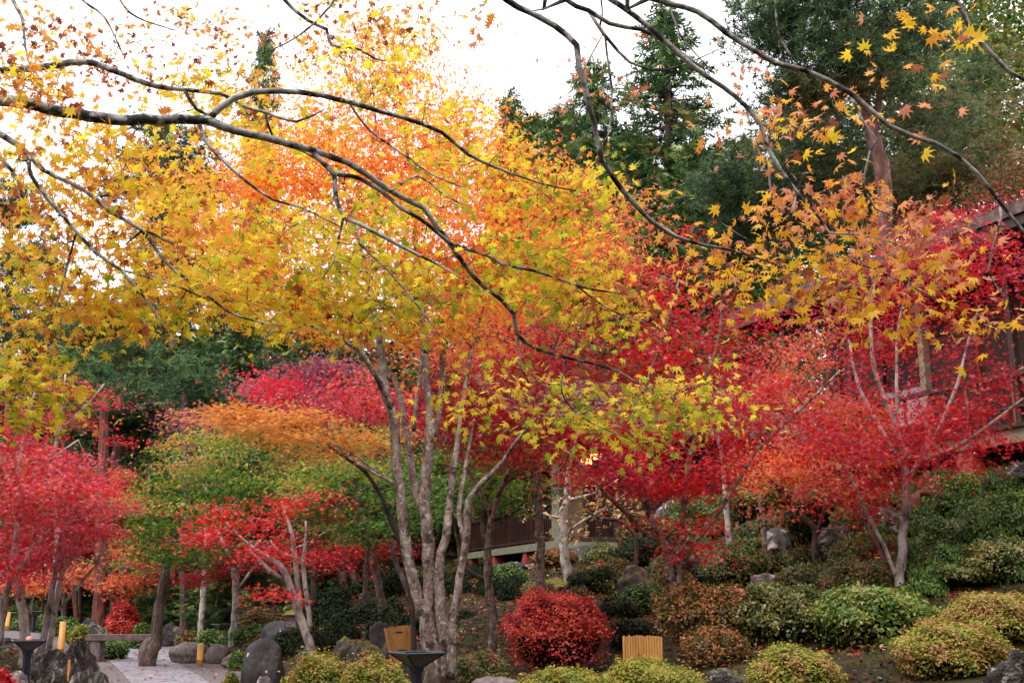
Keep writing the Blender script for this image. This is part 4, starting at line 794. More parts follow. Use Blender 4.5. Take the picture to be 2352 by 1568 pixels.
tree('maple_tree', 'scarlet maple with white lower bark, rising from the green azalea at right', 'tree', [
    S(14, (2068, 1400, 13), (2066, 1353, 12), (2072, 1290, 10.5), (2074, 1235, 10), (2082, 1168, 9), (2080, 1102, 8.5), (2075, 1040, 8), (2050, 960, 6), (2010, 850, 5), (2000, 740, 4), (2010, 640, 2.5)),
    S(14, (2056, 1320, 5), (2054, 1314, 5), (2030, 1250, 4.5), (2015, 1223, 4.5), (1980, 1153, 4), (1950, 1090, 3), (1900, 1010, 2)),
    S(14, (2083, 1108, 6), (2105, 1070, 6), (2150, 1000, 5.5, 13.8), (2175, 940, 5, 13.7), (2200, 880, 4, 13.6), (2220, 800, 3, 13.6), (2250, 700, 2, 13.6)),
    S(14, (2110, 1062, 5), (2190, 1030, 5, 13.7), (2260, 985, 4, 13.5), (2330, 930, 3, 13.4), (2400, 880, 2, 13.2)),
    S(14, (2078, 1080, 5), (2010, 960, 4.5, 14.2), (1970, 880, 4, 14.4), (1950, 780, 3, 14.6)), S(14, (2062, 1000, 5), (2060, 880, 4), (2062, 760, 3), (2090, 640, 2))],
    [(2060, 940, 190, 84, 14, 1.2, 90, 0, .7), (2140, 1000, 130, 63, 13.6, 1, 72, 0, .7), (2100, 1050, 140, 56, 13.8, .9, 45, 0, .7), (1960, 1080, 130, 63, 14, 1, 54, 0, .7), (1900, 990, 130, 70, 14.2, 1, 40, 0, .7), (2020, 800, 200, 84, 14.4, 1.2, 72, 0, .7), (2240, 880, 130, 56, 13.6, .9, 23, 0, .7), (1960, 700, 150, 98, 14.6, 1.2, 54, 0, .7), (2230, 700, 150, 84, 14, 1.2, 45, 0, .7), (2130, 640, 150, 84, 14.2, 1.2, 45, 0, .7), (1960, 1150, 70, 28, 14, .5, 11, 0, .6), (2250, 830, 130, 60, 13.8, .9, 14, 0, .8), (2230, 560, 130, 60, 14, .9, 44, .1, .9), (2320, 620, 90, 70, 13.8, .9, 34, 0, .8), (2120, 600, 120, 60, 14.4, 1, 30, 0, .8)],
    L_RED, 'm7t', .075, 44, (.25, .08), BARKP, tilt=.5, sides=9, droop=.2)
tree('maple_tree', 'drooping dark red young maple sprig hanging beside the craggy rock', 'tree', [S(15, (2045, 1320, 4), (2010, 1240, 3.5), (1985, 1190, 3), (1978, 1150, 2))], [(1990, 1190, 22, 30, 15, .15, 14, .2, .8), (2022, 1255, 24, 26, 15, .15, 10, .2, .8)], L_DRED, 'm7t', .07, 34, (.1, .12), BARKP, tilt=.7)
tree('maple_tree', 'small orange and gold maple on dark crooked stems between the two scarlet maples', 'tree', [
    S(17, (1880, 1345, 8), (1878, 1333, 7.5), (1872, 1270, 7), (1870, 1212, 6.5), (1845, 1185, 6), (1819, 1161, 6), (1795, 1130, 5), (1768, 1102, 5), (1717, 1074, 4), (1660, 1050, 2.5)), S(17, (1872, 1230, 5), (1890, 1180, 4), (1900, 1120, 3), (1910, 1050, 2)), S(17, (1808, 1148, 5), (1797, 1121, 4.5), (1800, 1090, 4), (1807, 1063, 4), (1840, 1010, 2.5)), S(17, (1798, 1080, 3.5), (1775, 1050, 3), (1760, 1000, 2))],
    [(1800, 1050, 100, 40, 17, 1, 40, 0, .6), (1900, 1130, 90, 40, 17, 1, 30, 0, .5), (1770, 1120, 70, 34, 17, .8, 22, .1, .6), (1860, 1080, 100, 40, 17, 1, 30, .1, .7), (1730, 1080, 60, 40, 17, .8, 16, .1, .6), (1780, 1180, 20, 30, 16.5, .3, 8, .5, .8)],
    L_SALM, 'm5', .07, 46, (.24, .07), BARKD, tilt=.6)
tree('maple_tree', 'salmon pink maple in front of the left end of the upper house', 'tree', [S(18.5, (1768, 1312, 7), (1756, 1240, 6), (1752, 1188, 6), (1740, 1080, 5), (1750, 950, 4), (1770, 850, 2.5)), S(18.5, (1750, 1000, 4), (1820, 930, 3), (1860, 860, 2)), S(18.5, (1752, 1020, 3), (1900, 980, 3), (2010, 960, 2))],
    [(1790, 850, 90, 60, 18.5, 1, 50, .2, .7), (1740, 940, 90, 50, 18.5, 1, 36, .1, .7), (1900, 960, 90, 50, 18.5, 1, 40, .1, .6), (2000, 960, 70, 50, 18.5, 1, 30, .1, .6), (1850, 780, 60, 40, 18.5, .8, 16, .2, .7), (1950, 1030, 100, 40, 18, 1, 30, .1, .7)],
    leafmat('salmon pink leaf', ['e0a858', 'e89058', 'e67c58', 'de6c54', 'd85c54'], .45, .4, .35), 'm5', .075, 46, (.25, .06), tilt=.5)
tree('maple_tree', 'thin grey trunked maple behind the mossy boulder with rusty red leaves', 'tree', [S(20, (1690, 1300, 8), (1685, 1290, 8), (1673, 1227, 7.5), (1668, 1161, 7), (1660, 1060, 5), (1640, 940, 4), (1630, 820, 3))], [(1640, 900, 130, 70, 20, 1.2, 40, .2, 1), (1680, 1020, 90, 40, 20, 1, 24, .2, 1)], L_RED, 'm5', .08, 40, (.28, .07), BARKP)
tree('tree', 'pale thin trunked tree with sparse dry curled leaves in front of the veranda post', 'tree', [S(21, (1310, 1372, 13), (1307, 1353, 12.5), (1302, 1300, 12), (1297, 1266, 11), (1293, 1188, 10), (1301, 1137, 8), (1310, 1060, 5), (1330, 980, 3)), S(21, (1295, 1230, 4), (1340, 1195, 3), (1400, 1160, 2.5), (1440, 1130, 1.5)), S(21, (1293, 1190, 4), (1250, 1180, 2.5), (1225, 1160, 1.5)), S(21, (1298, 1150, 4), (1370, 1130, 2.5), (1420, 1100, 1.5))],
    [(1400, 1180, 80, 40, 20.5, .8, 34, 0, 1), (1250, 1180, 50, 26, 20.8, .5, 16, 0, 1), (1360, 1130, 70, 30, 20.8, .7, 18, 0, 1), (1330, 1220, 70, 16, 20.8, .5, 12, .3, 1)], L_DRY, 'broad', .11, 8, (.16, .08), BARKP, tilt=1.2)
tree('tree', 'crooked little bare tree arching over the slope left of the scarlet double stems', 'tree', [S(18.5, (1458, 1365, 5), (1460, 1300, 5), (1462, 1240, 5), (1455, 1222, 5), (1420, 1195, 4.5), (1380, 1190, 4), (1350, 1175, 2.5)), S(18.5, (1460, 1222, 3), (1463, 1180, 2)), S(18.5, (1410, 1195, 3), (1390, 1150, 2))], [(1370, 1170, 40, 26, 18.5, .4, 12, 0, 1)], L_DRY, 'broad', .08, 7, (.12, .08), BARKD, tilt=1.2)
# ---- green maples in the middle
tree('maple_tree', 'green leaved maple with crooked trunk directly right of the main maple', 'tree', [S(17.5, (1135, 1452, 12), (1128, 1400, 11), (1121, 1345, 10), (1120, 1266, 9), (1110, 1180, 8), (1130, 1110, 6), (1180, 1060, 4), (1230, 1020, 2.5)), S(17.5, (1115, 1330, 6), (1090, 1320, 6), (1060, 1290, 5), (1050, 1230, 4), (1030, 1150, 3)), S(17.5, (1115, 1200, 5), (1190, 1170, 4), (1220, 1110, 2.5))],
    [(1120, 1080, 110, 50, 17.5, 1.2, 70, 0, .4), (1190, 1140, 90, 36, 17.5, 1, 44, 0, .4), (1070, 1140, 80, 50, 18, 1, 40, 0, .4), (1200, 1060, 100, 26, 17, .9, 26, .2, .8), (1250, 1090, 60, 24, 17, .6, 16, .3, .8), (1000, 1080, 60, 60, 18, 1, 24, 0, .3), (1160, 1020, 120, 26, 17.5, 1, 26, .1, .5)],
    L_GRN, 'm7t', .085, 46, (.25, .05), BARKD, tilt=.4)
tree('maple_tree', 'bright green maple with yellow top seen between the slim orange maple and main trunks', 'tree', [S(20, (880, 1400, 10), (860, 1300, 9), (830, 1200, 8), (820, 1120, 6), (800, 1020, 3)), S(20, (850, 1270, 6), (900, 1180, 5), (930, 1100, 3)), S(20, (835, 1220, 5), (760, 1150, 4), (700, 1110, 2.5))],
    [(800, 1060, 130, 52, 20, 1.2, 54, .25, .6), (780, 1120, 140, 52, 20, 1.2, 54, .1, .45), (850, 1190, 110, 52, 20, 1.2, 54, 0, .3), (740, 1180, 80, 52, 20, 1, 32, 0, .35), (870, 1010, 90, 52, 20, 1, 36, .3, .7), (910, 1130, 60, 78, 20, 1, 27, 0, .4), (690, 1100, 60, 39, 20, .8, 16, .3, .7)],
    L_GRN, 'm7t', .09, 46, (.28, .05), BARKD, tilt=.4)
tree('maple_tree', 'broad green maple turning yellow and pink above the leaning dark trunk', 'tree', [S(27, (341, 1500, 17), (357, 1482, 14), (362, 1430, 13), (372, 1360, 12), (382, 1302, 11), (400, 1220, 9), (440, 1140, 6), (500, 1070, 4), (560, 1020, 2)), S(27, (390, 1260, 6), (350, 1200, 5), (320, 1150, 3)), S(27, (430, 1150, 5), (540, 1130, 4), (620, 1080, 2.5)), S(27, (400, 1230, 5), (450, 1200, 4), (500, 1190, 2.5))],
    [(560, 1040, 110, 60, 26, 1.5, 72, .0, .6), (430, 1070, 80, 48, 26.5, 1.3, 36, .25, .9), (480, 1130, 110, 54, 26, 1.5, 63, 0, .5), (600, 1110, 80, 54, 26, 1.3, 45, 0, .4), (330, 1150, 70, 48, 26, 1.2, 36, .2, .7), (400, 1190, 110, 54, 25.5, 1.5, 63, 0, .5), (350, 1250, 60, 60, 25.5, 1, 36, 0, .35), (430, 1270, 60, 48, 25.5, 1, 31, 0, .3), (520, 1180, 60, 36, 26, 1, 22, .1, .6)],
    L_GRN, 'm5', .1, 46, (.34, .08), BARKC, tilt=.6)
tree('maple_tree', 'small scarlet maple with three mossy stems left of the front azalea', 'tree', [
    S(18, (724, 1530, 13), (720, 1508, 11.5), (712, 1475, 10), (701, 1443, 10), (688, 1410, 10), (678, 1376, 9.5), (658, 1325, 8), (638, 1294, 7), (600, 1270, 5), (560, 1240, 3), (520, 1200, 2)),
    S(18, (712, 1450, 6), (709, 1404, 6), (701, 1345, 5.5), (697, 1286, 5), (703, 1235, 3.5), (702, 1195, 2)), S(18, (690, 1390, 6), (686, 1353, 6), (678, 1286, 6), (670, 1227, 5), (655, 1180, 3), (646, 1150, 2)), S(18, (660, 1335, 4), (620, 1310, 5), (590, 1280, 4), (570, 1260, 3)), S(18, (676, 1280, 4), (640, 1265, 4), (620, 1240, 2.5))],
    [(570, 1215, 80, 40, 17.5, .8, 34, 0, .35), (640, 1160, 50, 30, 17.8, .7, 12, 0, .35), (510, 1180, 50, 26, 17.5, .6, 12, 0, .4), (620, 1265, 50, 16, 17.5, .6, 10, 0, .3), (720, 1140, 50, 20, 18, .6, 7, 0, .4), (645, 1358, 38, 5, 17.2, .2, 8, 0, .3), (740, 1270, 50, 16, 18.5, .6, 8, .1, .5), (480, 1225, 40, 16, 17.5, .4, 10, .0, .3)],
    L_RED, 'm7t', .085, 44, (.26, .08) , BARKP, tilt=.5, droop=.2)
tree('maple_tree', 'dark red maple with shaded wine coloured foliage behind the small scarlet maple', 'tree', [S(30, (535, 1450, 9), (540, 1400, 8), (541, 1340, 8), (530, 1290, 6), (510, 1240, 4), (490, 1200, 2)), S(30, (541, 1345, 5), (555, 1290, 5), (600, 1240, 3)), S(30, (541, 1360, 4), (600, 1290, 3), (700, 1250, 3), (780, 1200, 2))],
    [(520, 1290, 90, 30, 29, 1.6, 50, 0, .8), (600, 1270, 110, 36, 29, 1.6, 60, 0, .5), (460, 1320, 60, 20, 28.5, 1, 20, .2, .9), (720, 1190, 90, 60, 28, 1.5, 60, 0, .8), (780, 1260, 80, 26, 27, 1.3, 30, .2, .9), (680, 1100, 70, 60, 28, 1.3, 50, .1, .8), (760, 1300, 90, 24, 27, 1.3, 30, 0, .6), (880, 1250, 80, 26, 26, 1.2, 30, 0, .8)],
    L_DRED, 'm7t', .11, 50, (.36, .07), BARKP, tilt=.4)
# ---- left hand red maples
tree('maple_tree', 'pale barked crimson maple at the left edge with pinkish red layered crown', 'tree', [
    S(16.5, (60, 1500, 14), (57, 1475, 12), (55, 1430, 11.5), (47, 1380, 10.5), (37, 1320, 10), (33, 1290, 9.5), (40, 1230, 9), (46, 1180, 8), (45, 1080, 6), (60, 980, 4), (80, 900, 2.5)),
    S(16.5, (40, 1340, 8), (22, 1330, 8), (5, 1420, 9), (-5, 1480, 10)), S(16.5, (34, 1325, 7), (60, 1285, 6), (80, 1250, 5.5), (110, 1225, 5), (150, 1190, 3.5), (200, 1150, 2)), S(16.5, (22, 1335, 5), (5, 1330, 5), (-12, 1290, 4), (-30, 1240, 3)), S(16.5, (44, 1180, 5), (20, 1100, 4), (-20, 1020, 3)), S(16.5, (46, 1120, 4), (110, 1060, 3.5), (180, 1010, 2))],
    [(48, 1088, 144.5, 64.8, 16.3, 1.3, 94, 0, 1), (28, 1168, 144.5, 64.8, 16.2, 1.3, 102, 0, 1), (128, 1128, 119, 52.2, 16, 1.2, 60, 0, 1), (38, 1258, 110.5, 46.8, 16, 1.1, 60, 0, 0.7), (18, 1018, 110.5, 52.2, 16.5, 1.2, 51, 0, 1), (178, 1068, 68, 46.8, 16.3, 0.9, 34, 0, 0.8), (-32, 958, 85, 64.8, 16.5, 1.2, 26, 0.2, 1), (18, 1318, 76.5, 28.8, 16, 0.9, 20, 0, 0.5), (188, 1188, 68, 39.6, 16, 0.8, 31, 0.3, 1), (238, 1118, 42.5, 26.1, 16.3, 0.6, 12, 0, 0.5)],
    L_PINK, 'm7t', .08, 44, (.25, .07), BARKP, tilt=.5, twmat=BARKP, droop=.25)
tree('maple_tree', 'leaning twin-stemmed maple with pink and orange leaves beside the big pitted rock', 'tree', [
    S(17, (84, 1530, 10), (92, 1502, 9), (100, 1460, 8), (112, 1400, 8), (120, 1350, 7), (129, 1306, 6.5), (138, 1240, 5), (150, 1180, 3)), S(17, (112, 1500, 6), (118, 1450, 6), (130, 1390, 6), (140, 1330, 5.5), (150, 1300, 5), (168, 1270, 4), (190, 1240, 2.5)), S(17, (133, 1400, 3.5), (160, 1370, 3.5), (200, 1320, 3.2), (222, 1295, 3), (240, 1250, 2.2), (262, 1200, 1.5)), S(17, (138, 1320, 3), (150, 1260, 3), (185, 1235, 2))],
    [(200, 1210, 90, 42, 16.8, 1, 36, .1, 1), (150, 1270, 50, 34, 16.8, .6, 16, .5, 1), (230, 1230, 60, 28, 16.8, .6, 16, 0, 1), (140, 1300, 30, 28, 16.8, .4, 7, .8, 1), (260, 1170, 60, 36, 17, .7, 18, 0, .9)],
    L_PINK, 'm7t', .075, 42, (.22, .04), BARKP, tilt=.35)
tree('maple_tree', 'rose pink maple further back at left, below the yellow near leaves', 'tree', [S(24, (120, 1420, 8), (130, 1250, 6), (120, 1080, 5), (140, 950, 3), (150, 860, 2)), S(24, (125, 1000, 4), (200, 930, 3), (240, 880, 2))],
    [(130, 880, 72, 19.2, 24, 1.3, 19, 0.1, 1), (190, 910, 56, 12.8, 24, 1, 13, 0.1, 1), (160, 960, 64, 16, 24, 1, 13, 0.1, 1), (200, 990, 56, 11.2, 24, 1, 10, 0.3, 1), (80, 950, 72, 32, 24, 1.2, 16, 0.1, 1), (260, 1010, 40, 8, 24, 0.7, 4, 0, 0.4)],
    L_PINK, 'm7t', .1, 44, (.34, .05), BARKP, tilt=.35)
# ---- distant coloured maples on the left
def dist_maple(label, base, D, blobs, mat, size=.13, bark=None, per=46, leaf='m5'):
    u, v = base; top = min(b[1] for b in blobs); bl = blobs[0]
    tree('maple_tree', label, 'tree', [S(D, (u, v, 6), (u + 4, (v + top) / 2 + 60, 5), (bl[0], bl[1] + 30, 3), (bl[0] + 5, top, 1.5))], blobs, mat, leaf, size, per, (.4, .12), bark or BARKD, tilt=.6, twig_r=.012)
dist_maple('maroon purple maple behind the slim orange maple', (720, 1350), 30, [(710, 860, 110, 40, 30, 2, 60, 0, .8), (740, 920, 100, 46, 30, 2, 60, 0, .8), (640, 900, 50, 30, 30, 1.5, 20, .2, 1)], L_MAR)
dist_maple('crimson pink maple left of the upper main trunks', (840, 1320), 26, [(840, 920, 80, 50, 26, 1.6, 50, .1, 1), (700, 960, 110, 36, 26, 1.6, 50, .1, .9), (640, 890, 60, 26, 26, 1.3, 22, 0, .6), (940, 950, 50, 60, 26, 1.4, 30, .2, 1)], L_PINK)
dist_maple('half bare dusky pink maple in the gap left of the slim orange maple', (470, 1300), 32, [(470, 1000, 70, 36, 32, 1.8, 30, .2, .9), (530, 980, 60, 30, 32, 1.6, 22, .2, .9), (440, 960, 40, 26, 32, 1.5, 12, .2, .9)], L_MAR, .12, BARKP, 30)
dist_maple('orange red young maple in front of the far trunks, right of the biggest trunk', (300, 1420), 38, [(285, 1330, 34, 24, 38, 1.3, 26, .3, .9), (350, 1300, 60, 40, 38, 1.6, 50, .4, .9), (300, 1360, 50, 12, 38, 1.2, 16, .2, .8), (330, 1260, 60, 40, 39, 1.5, 34, .5, 1)], L_SALM, .14)
dist_maple('low burnt orange maple at far left under the crimson crown', (90, 1420), 40, [(100, 1330, 90, 20, 40, 1.6, 30, .3, .9), (190, 1320, 60, 24, 40, 1.5, 26, .3, 1), (30, 1350, 60, 20, 40, 1.5, 20, .1, .8)], L_SALM, .14)
dist_maple('wide dark red maple filling the far wood behind the leaning pale stems', (180, 1430), 44, [(180, 1250, 140, 50, 44, 2.5, 110, .0, 1), (300, 1230, 100, 50, 44, 2.5, 60, .2, 1), (60, 1280, 120, 40, 44, 2.5, 60, 0, .9), (440, 1300, 80, 30, 44, 2, 40, .3, 1)], L_DRED, .18)
dist_maple('red orange maple glowing behind the two dark straight trunks', (480, 1440), 42, [(450, 1310, 60, 26, 42, 2, 40, .3, .9), (500, 1340, 60, 20, 42, 2, 30, .2, .8), (300, 1130, 60, 40, 42, 2, 30, .4, .9), (260, 1090, 40, 26, 42, 2, 16, .5, .9)], L_SALM, .15)
dist_maple('red maple with crimson top behind the upper house roof', (2280, 900), 24, [(2270, 540, 110, 40, 24, 1.8, 70, 0, .9), (2200, 600, 110, 40, 24, 1.8, 60, 0, .8), (2320, 500, 60, 30, 24, 1.5, 30, .2, .9), (2120, 560, 80, 30, 23.5, 1.5, 30, 0, .8)], L_RED, .11)
dist_maple('orange brown leafy maple above the house roof at the right edge', (2330, 900), 30, [(2300, 420, 60, 30, 30, 1.8, 40, .2, .9), (2345, 390, 50, 50, 30, 1.8, 34, .2, .9), (2170, 460, 60, 30, 30, 1.8, 14, 0, .5)], L_AZO, .13, per=40)
# ---- near branches reaching in from a maple at the left
tree('maple_tree', 'nearest maple with dark blotched limb crossing from the left under yellow green leaves', 'tree', [
    [(-1150, 2300, 4.2, 130), (-1050, 1500, 4.3, 115), (-900, 700, 4.5, 80), (-600, 330, 4.8, 45), (-260, 220, 5, 24), (-60, 222, 5, 16), (0, 230, 5, 14.5), (54, 237, 5, 14), (143, 255, 5.05, 13.5), (233, 271, 5.1, 13), (305, 274, 5.15, 12.5), (395, 274, 5.2, 12), (477, 278, 5.25, 11), (538, 300, 5.3, 9.5), (610, 316, 5.4, 8.5), (710, 343, 5.5, 7.5), (771, 364, 5.6, 7), (829, 391, 5.65, 7), (897, 441, 5.75, 6.5), (972, 479, 5.85, 6), (1001, 520, 5.9, 6), (1021, 541, 5.95, 6), (1049, 585, 6, 5.5), (1094, 641, 6.1, 5.2), (1153, 690, 6.2, 5), (1179, 721, 6.2, 5), (1186, 766, 6.25, 4.6), (1233, 801, 6.3, 4), (1302, 821, 6.4, 3.5), (1362, 835, 6.45, 3), (1414, 851, 6.5, 2.4), (1466, 879, 6.6, 1.8), (1560, 930, 6.7, 1.2)],
    S(5.3, (477, 278, 8, 5.25), (502, 251, 8), (538, 228, 7.5), (581, 213, 7), (664, 210, 6.5), (740, 220, 6, 5.4), (817, 239, 6, 5.5), (843, 248, 5.5, 5.5), (922, 269, 5, 5.6), (1015, 305, 4.5, 5.7), (1076, 355, 4, 5.8), (1148, 388, 3.2, 5.9), (1248, 423, 2.2, 6), (1330, 440, 1.4, 6.1)),
    S(5.6, (-700, 500, 40, 4.6), (-300, 250, 16, 5), (-80, 170, 9, 5.3), (60, 158, 8), (126, 149, 8), (194, 142, 7.5), (266, 165, 7), (359, 199, 6), (423, 206, 5), (510, 217, 4.2), (556, 244, 4), (610, 258, 3.5), (680, 280, 3), (746, 251, 1.5)),
    S(5.6, (423, 206, 4), (450, 250, 4), (478, 266, 3.5)), S(5.7, (610, 258, 3, 5.6), (628, 315, 3), (700, 350, 2.5), (750, 380, 1.5)),
    S(5.2, (459, 287, 4.5, 5.2), (470, 323, 4), (513, 370, 3.5), (574, 423, 3.3), (628, 459, 2.8), (692, 477, 2), (780, 520, 1.3)),
    S(5.4, (-250, 240, 14, 5), (-100, 270, 9), (0, 310, 8), (65, 352, 6), (100, 391, 5), (190, 434, 4.8), (251, 484, 4.5), (323, 527, 4.3), (358, 571, 4), (403, 623, 4), (462, 665, 3.6), (521, 714, 3), (590, 738, 2), (660, 750, 1.2)),
    S(5.3, (65, 356, 5, 5.4), (72, 405, 4.5), (118, 466, 4.5), (169, 524, 4), (222, 582, 4), (278, 620, 3.6), (323, 672, 3.4), (347, 703, 2.5), (380, 760, 1.5)),
    S(5.4, (278, 620, 3, 5.3), (400, 655, 2.6), (480, 690, 1.8)), S(5.4, (398, 560, 3, 5.4), (326, 530, 3), (290, 560, 2)),
    S(5.5, (174, 537, 2.5, 5.3), (160, 590, 2.4), (135, 680, 2), (110, 750, 1.3)),
    S(5.5, (-200, 260, 9, 5.1), (-60, 330, 6), (0, 362, 5), (30, 395, 4.5), (44, 420, 3.5), (52, 450, 2.5)), 
    S(5.55, (718, 352, 6, 5.5), (745, 378, 6), (768, 402, 6), (771, 459, 5.5), (789, 499, 5), (829, 517, 5), (897, 552, 4.5), (924, 568, 4.3), (962, 585, 3.5), (1010, 610, 2.6), (1066, 641, 1.6)),
    S(5.7, (766, 400, 5, 5.55), (829, 410, 5), (870, 435, 5), (920, 478, 4.5), (960, 500, 4.5), (1000, 530, 4.5, 5.85), (1039, 561, 4.5, 5.95), (1118, 585, 4.2, 6), (1153, 606, 4, 6), (1233, 623, 3.5, 6), (1292, 644, 3, 6.1), (1362, 665, 2.5, 6.2), (1448, 676, 1.5, 6.3)),
    S(6.2, (1327, 658, 2.3), (1362, 686, 2.2), (1414, 717, 1.8), (1480, 740, 1)), S(5.6, (789, 499, 3), (775, 560, 3), (768, 600, 2), (740, 640, 1.2)),
    S(5.6, (820, 520, 3), (826, 560, 2.6), (880, 610, 2.4), (950, 690, 2), (1010, 770, 1.2)),
    S(6.25, (1190, 770, 3), (1192, 820, 2.5), (1200, 850, 2), (1215, 880, 1.4)), S(6, (895, 440, 2.5, 5.7), (960, 405, 2.5), (1010, 440, 2), (1060, 470, 1.4)),
    S(5.6, (800, 235, 2.5, 5.5), (850, 300, 2.5), (920, 350, 2.4), (990, 400, 2), (1060, 430, 1.4)),
    S(6.4, (1302, 822, 2), (1290, 900, 1.8), (1340, 960, 1.4), (1450, 1010, 1)),
    S(5.6, (-300, 300, 16, 5), (-150, 480, 10, 5.3), (-80, 680, 7, 5.5), (-20, 800, 4), (40, 870, 2.5), (90, 900, 1.5)),
    S(7.5, (29, -60, 5), (29, 0, 4.5), (50, 36, 4), (54, 72, 3.2), (65, 140, 2.4), (100, 190, 1.5)), S(7.5, (600, -60, 5), (653, 0, 4.5), (682, 29, 4.2), (720, 55, 4), (750, 68, 4), (761, 104, 3.5), (817, 111, 3), (880, 140, 2), (930, 110, 1.2)),
    S(7.4, (790, -50, 3), (768, 0, 3), (721, 54, 2.6), (657, 100, 2), (592, 126, 1)), S(7.5, (761, 104, 2.5), (790, 140, 2.4), (800, 180, 1.8), (840, 230, 1)), S(7.6, (160, -60, 3), (190, 0, 3), (240, 40, 2.5), (280, 120, 1.4)), S(7.6, (240, -60, 3), (300, 30, 2.5), (400, 70, 1.4))],
    [(60, 160, 80, 26, 4.6, 0.3, 23, 0.6, 0.75), (130, 60, 170, 60, 8.5, 1, 34, 0.6, 1), (330, 70, 180, 60, 8.5, 1, 39, 0.55, 1), (530, 80, 130, 60, 8.5, 1, 34, 0.4, 0.85), (750, 50, 170, 60, 8, 1, 57, 0.4, 1), (940, 60, 90, 50, 7.5, 0.6, 23, 0.4, 0.9), (200, 150, 200, 40, 8, 0.8, 31, 0.6, 1),
     (70, 260, 110, 50, 5.8, 0.5, 26, 0.4, 0.75), (260, 330, 170, 50, 5.8, 0.6, 91, 0.3, 0.7), (120, 420, 140, 50, 5.8, 0.6, 47, 0.35, 0.75), (330, 420, 150, 40, 6, 0.5, 44, 0.25, 0.6), (480, 240, 140, 40, 6.2, 0.5, 44, 0.25, 0.6), (620, 300, 120, 50, 6, 0.6, 31, 0.2, 0.6),
     (180, 540, 190, 60, 5.8, 0.6, 70, 0.3, 0.8), (420, 560, 200, 60, 6, 0.7, 80, 0.25, 0.7), (60, 640, 110, 80, 5.9, 0.6, 50, 0.25, 0.65), (260, 680, 170, 60, 5.8, 0.6, 70, 0.2, 0.75), (470, 690, 160, 60, 5.8, 0.6, 70, 0.15, 0.6), (400, 760, 60, 16, 5.8, 0.3, 14, 0.1, 0.4), (120, 740, 120, 50, 5.9, 0.6, 32, 0.2, 0.6), (680, 590, 160, 70, 6, 0.7, 70, 0.1, 0.5), (660, 700, 140, 40, 6, 0.6, 50, 0.1, 0.5),
     (860, 610, 150, 60, 6.1, 0.6, 60, 0.05, 0.45), (900, 700, 130, 50, 6.1, 0.6, 50, 0.05, 0.4), (870, 470, 160, 60, 6.2, 0.6, 34, 0.15, 0.5), (1010, 640, 130, 40, 6.2, 0.6, 30, 0.05, 0.5), (880, 200, 120, 80, 6.4, 0.5, 34, 0.1, 0.55), (1040, 330, 110, 60, 6.2, 0.5, 31, 0.15, 0.6), (1200, 400, 120, 34, 6.2, 0.5, 44, 0.1, 0.5), (1310, 440, 90, 60, 6.3, 0.4, 44, 0.1, 0.9),
     (1330, 500, 80, 36, 6.3, 0.4, 18, 0, 0.35), (1200, 600, 130, 40, 6.3, 0.5, 38, 0, 0.4), (1330, 640, 110, 40, 6.4, 0.5, 30, 0.05, 0.6), (1280, 700, 90, 36, 6.4, 0.4, 26, 0, 0.35), (1450, 690, 90, 34, 6.5, 0.4, 26, 0.4, 0.95), (1430, 730, 60, 30, 6.5, 0.3, 12, 0.1, 0.5), (60, 900, 100, 55, 5.6, 0.4, 50, 0.05, 0.5), (60, 830, 90, 40, 5.7, 0.4, 26, 0.3, 0.6), (30, 965, 50, 20, 5.6, 0.3, 8, 0.1, 0.4),
     (1120, 880, 120, 44, 6.6, 0.5, 19, 0, 0.72), (1250, 950, 150, 55, 6.7, 0.5, 27, 0, 0.4), (1420, 940, 150, 55, 6.8, 0.5, 31, 0, 0.36), (1570, 890, 110, 44, 6.8, 0.4, 25, 0, 0.72), (1600, 950, 120, 37.4, 6.9, 0.4, 24, 0, 0.4), (1380, 1010, 80, 28.6, 6.8, 0.3, 12, 0, 0.32), (1010, 940, 60, 22, 6.6, 0.3, 5, 0, 0.64), (1250, 880, 110, 37.4, 6.6, 0.4, 11, 0, 0.72), (1480, 1020, 40, 17.6, 6.8, 0.2, 5, 0, 0.24)],
    L_NEAR, 'm7', .068, 11, (.12, .06), BARKN, tilt=.9, upb=.75, sides=14, twig_r=.0028, step=.06, part='leaves', jit=.02, droop=.1)
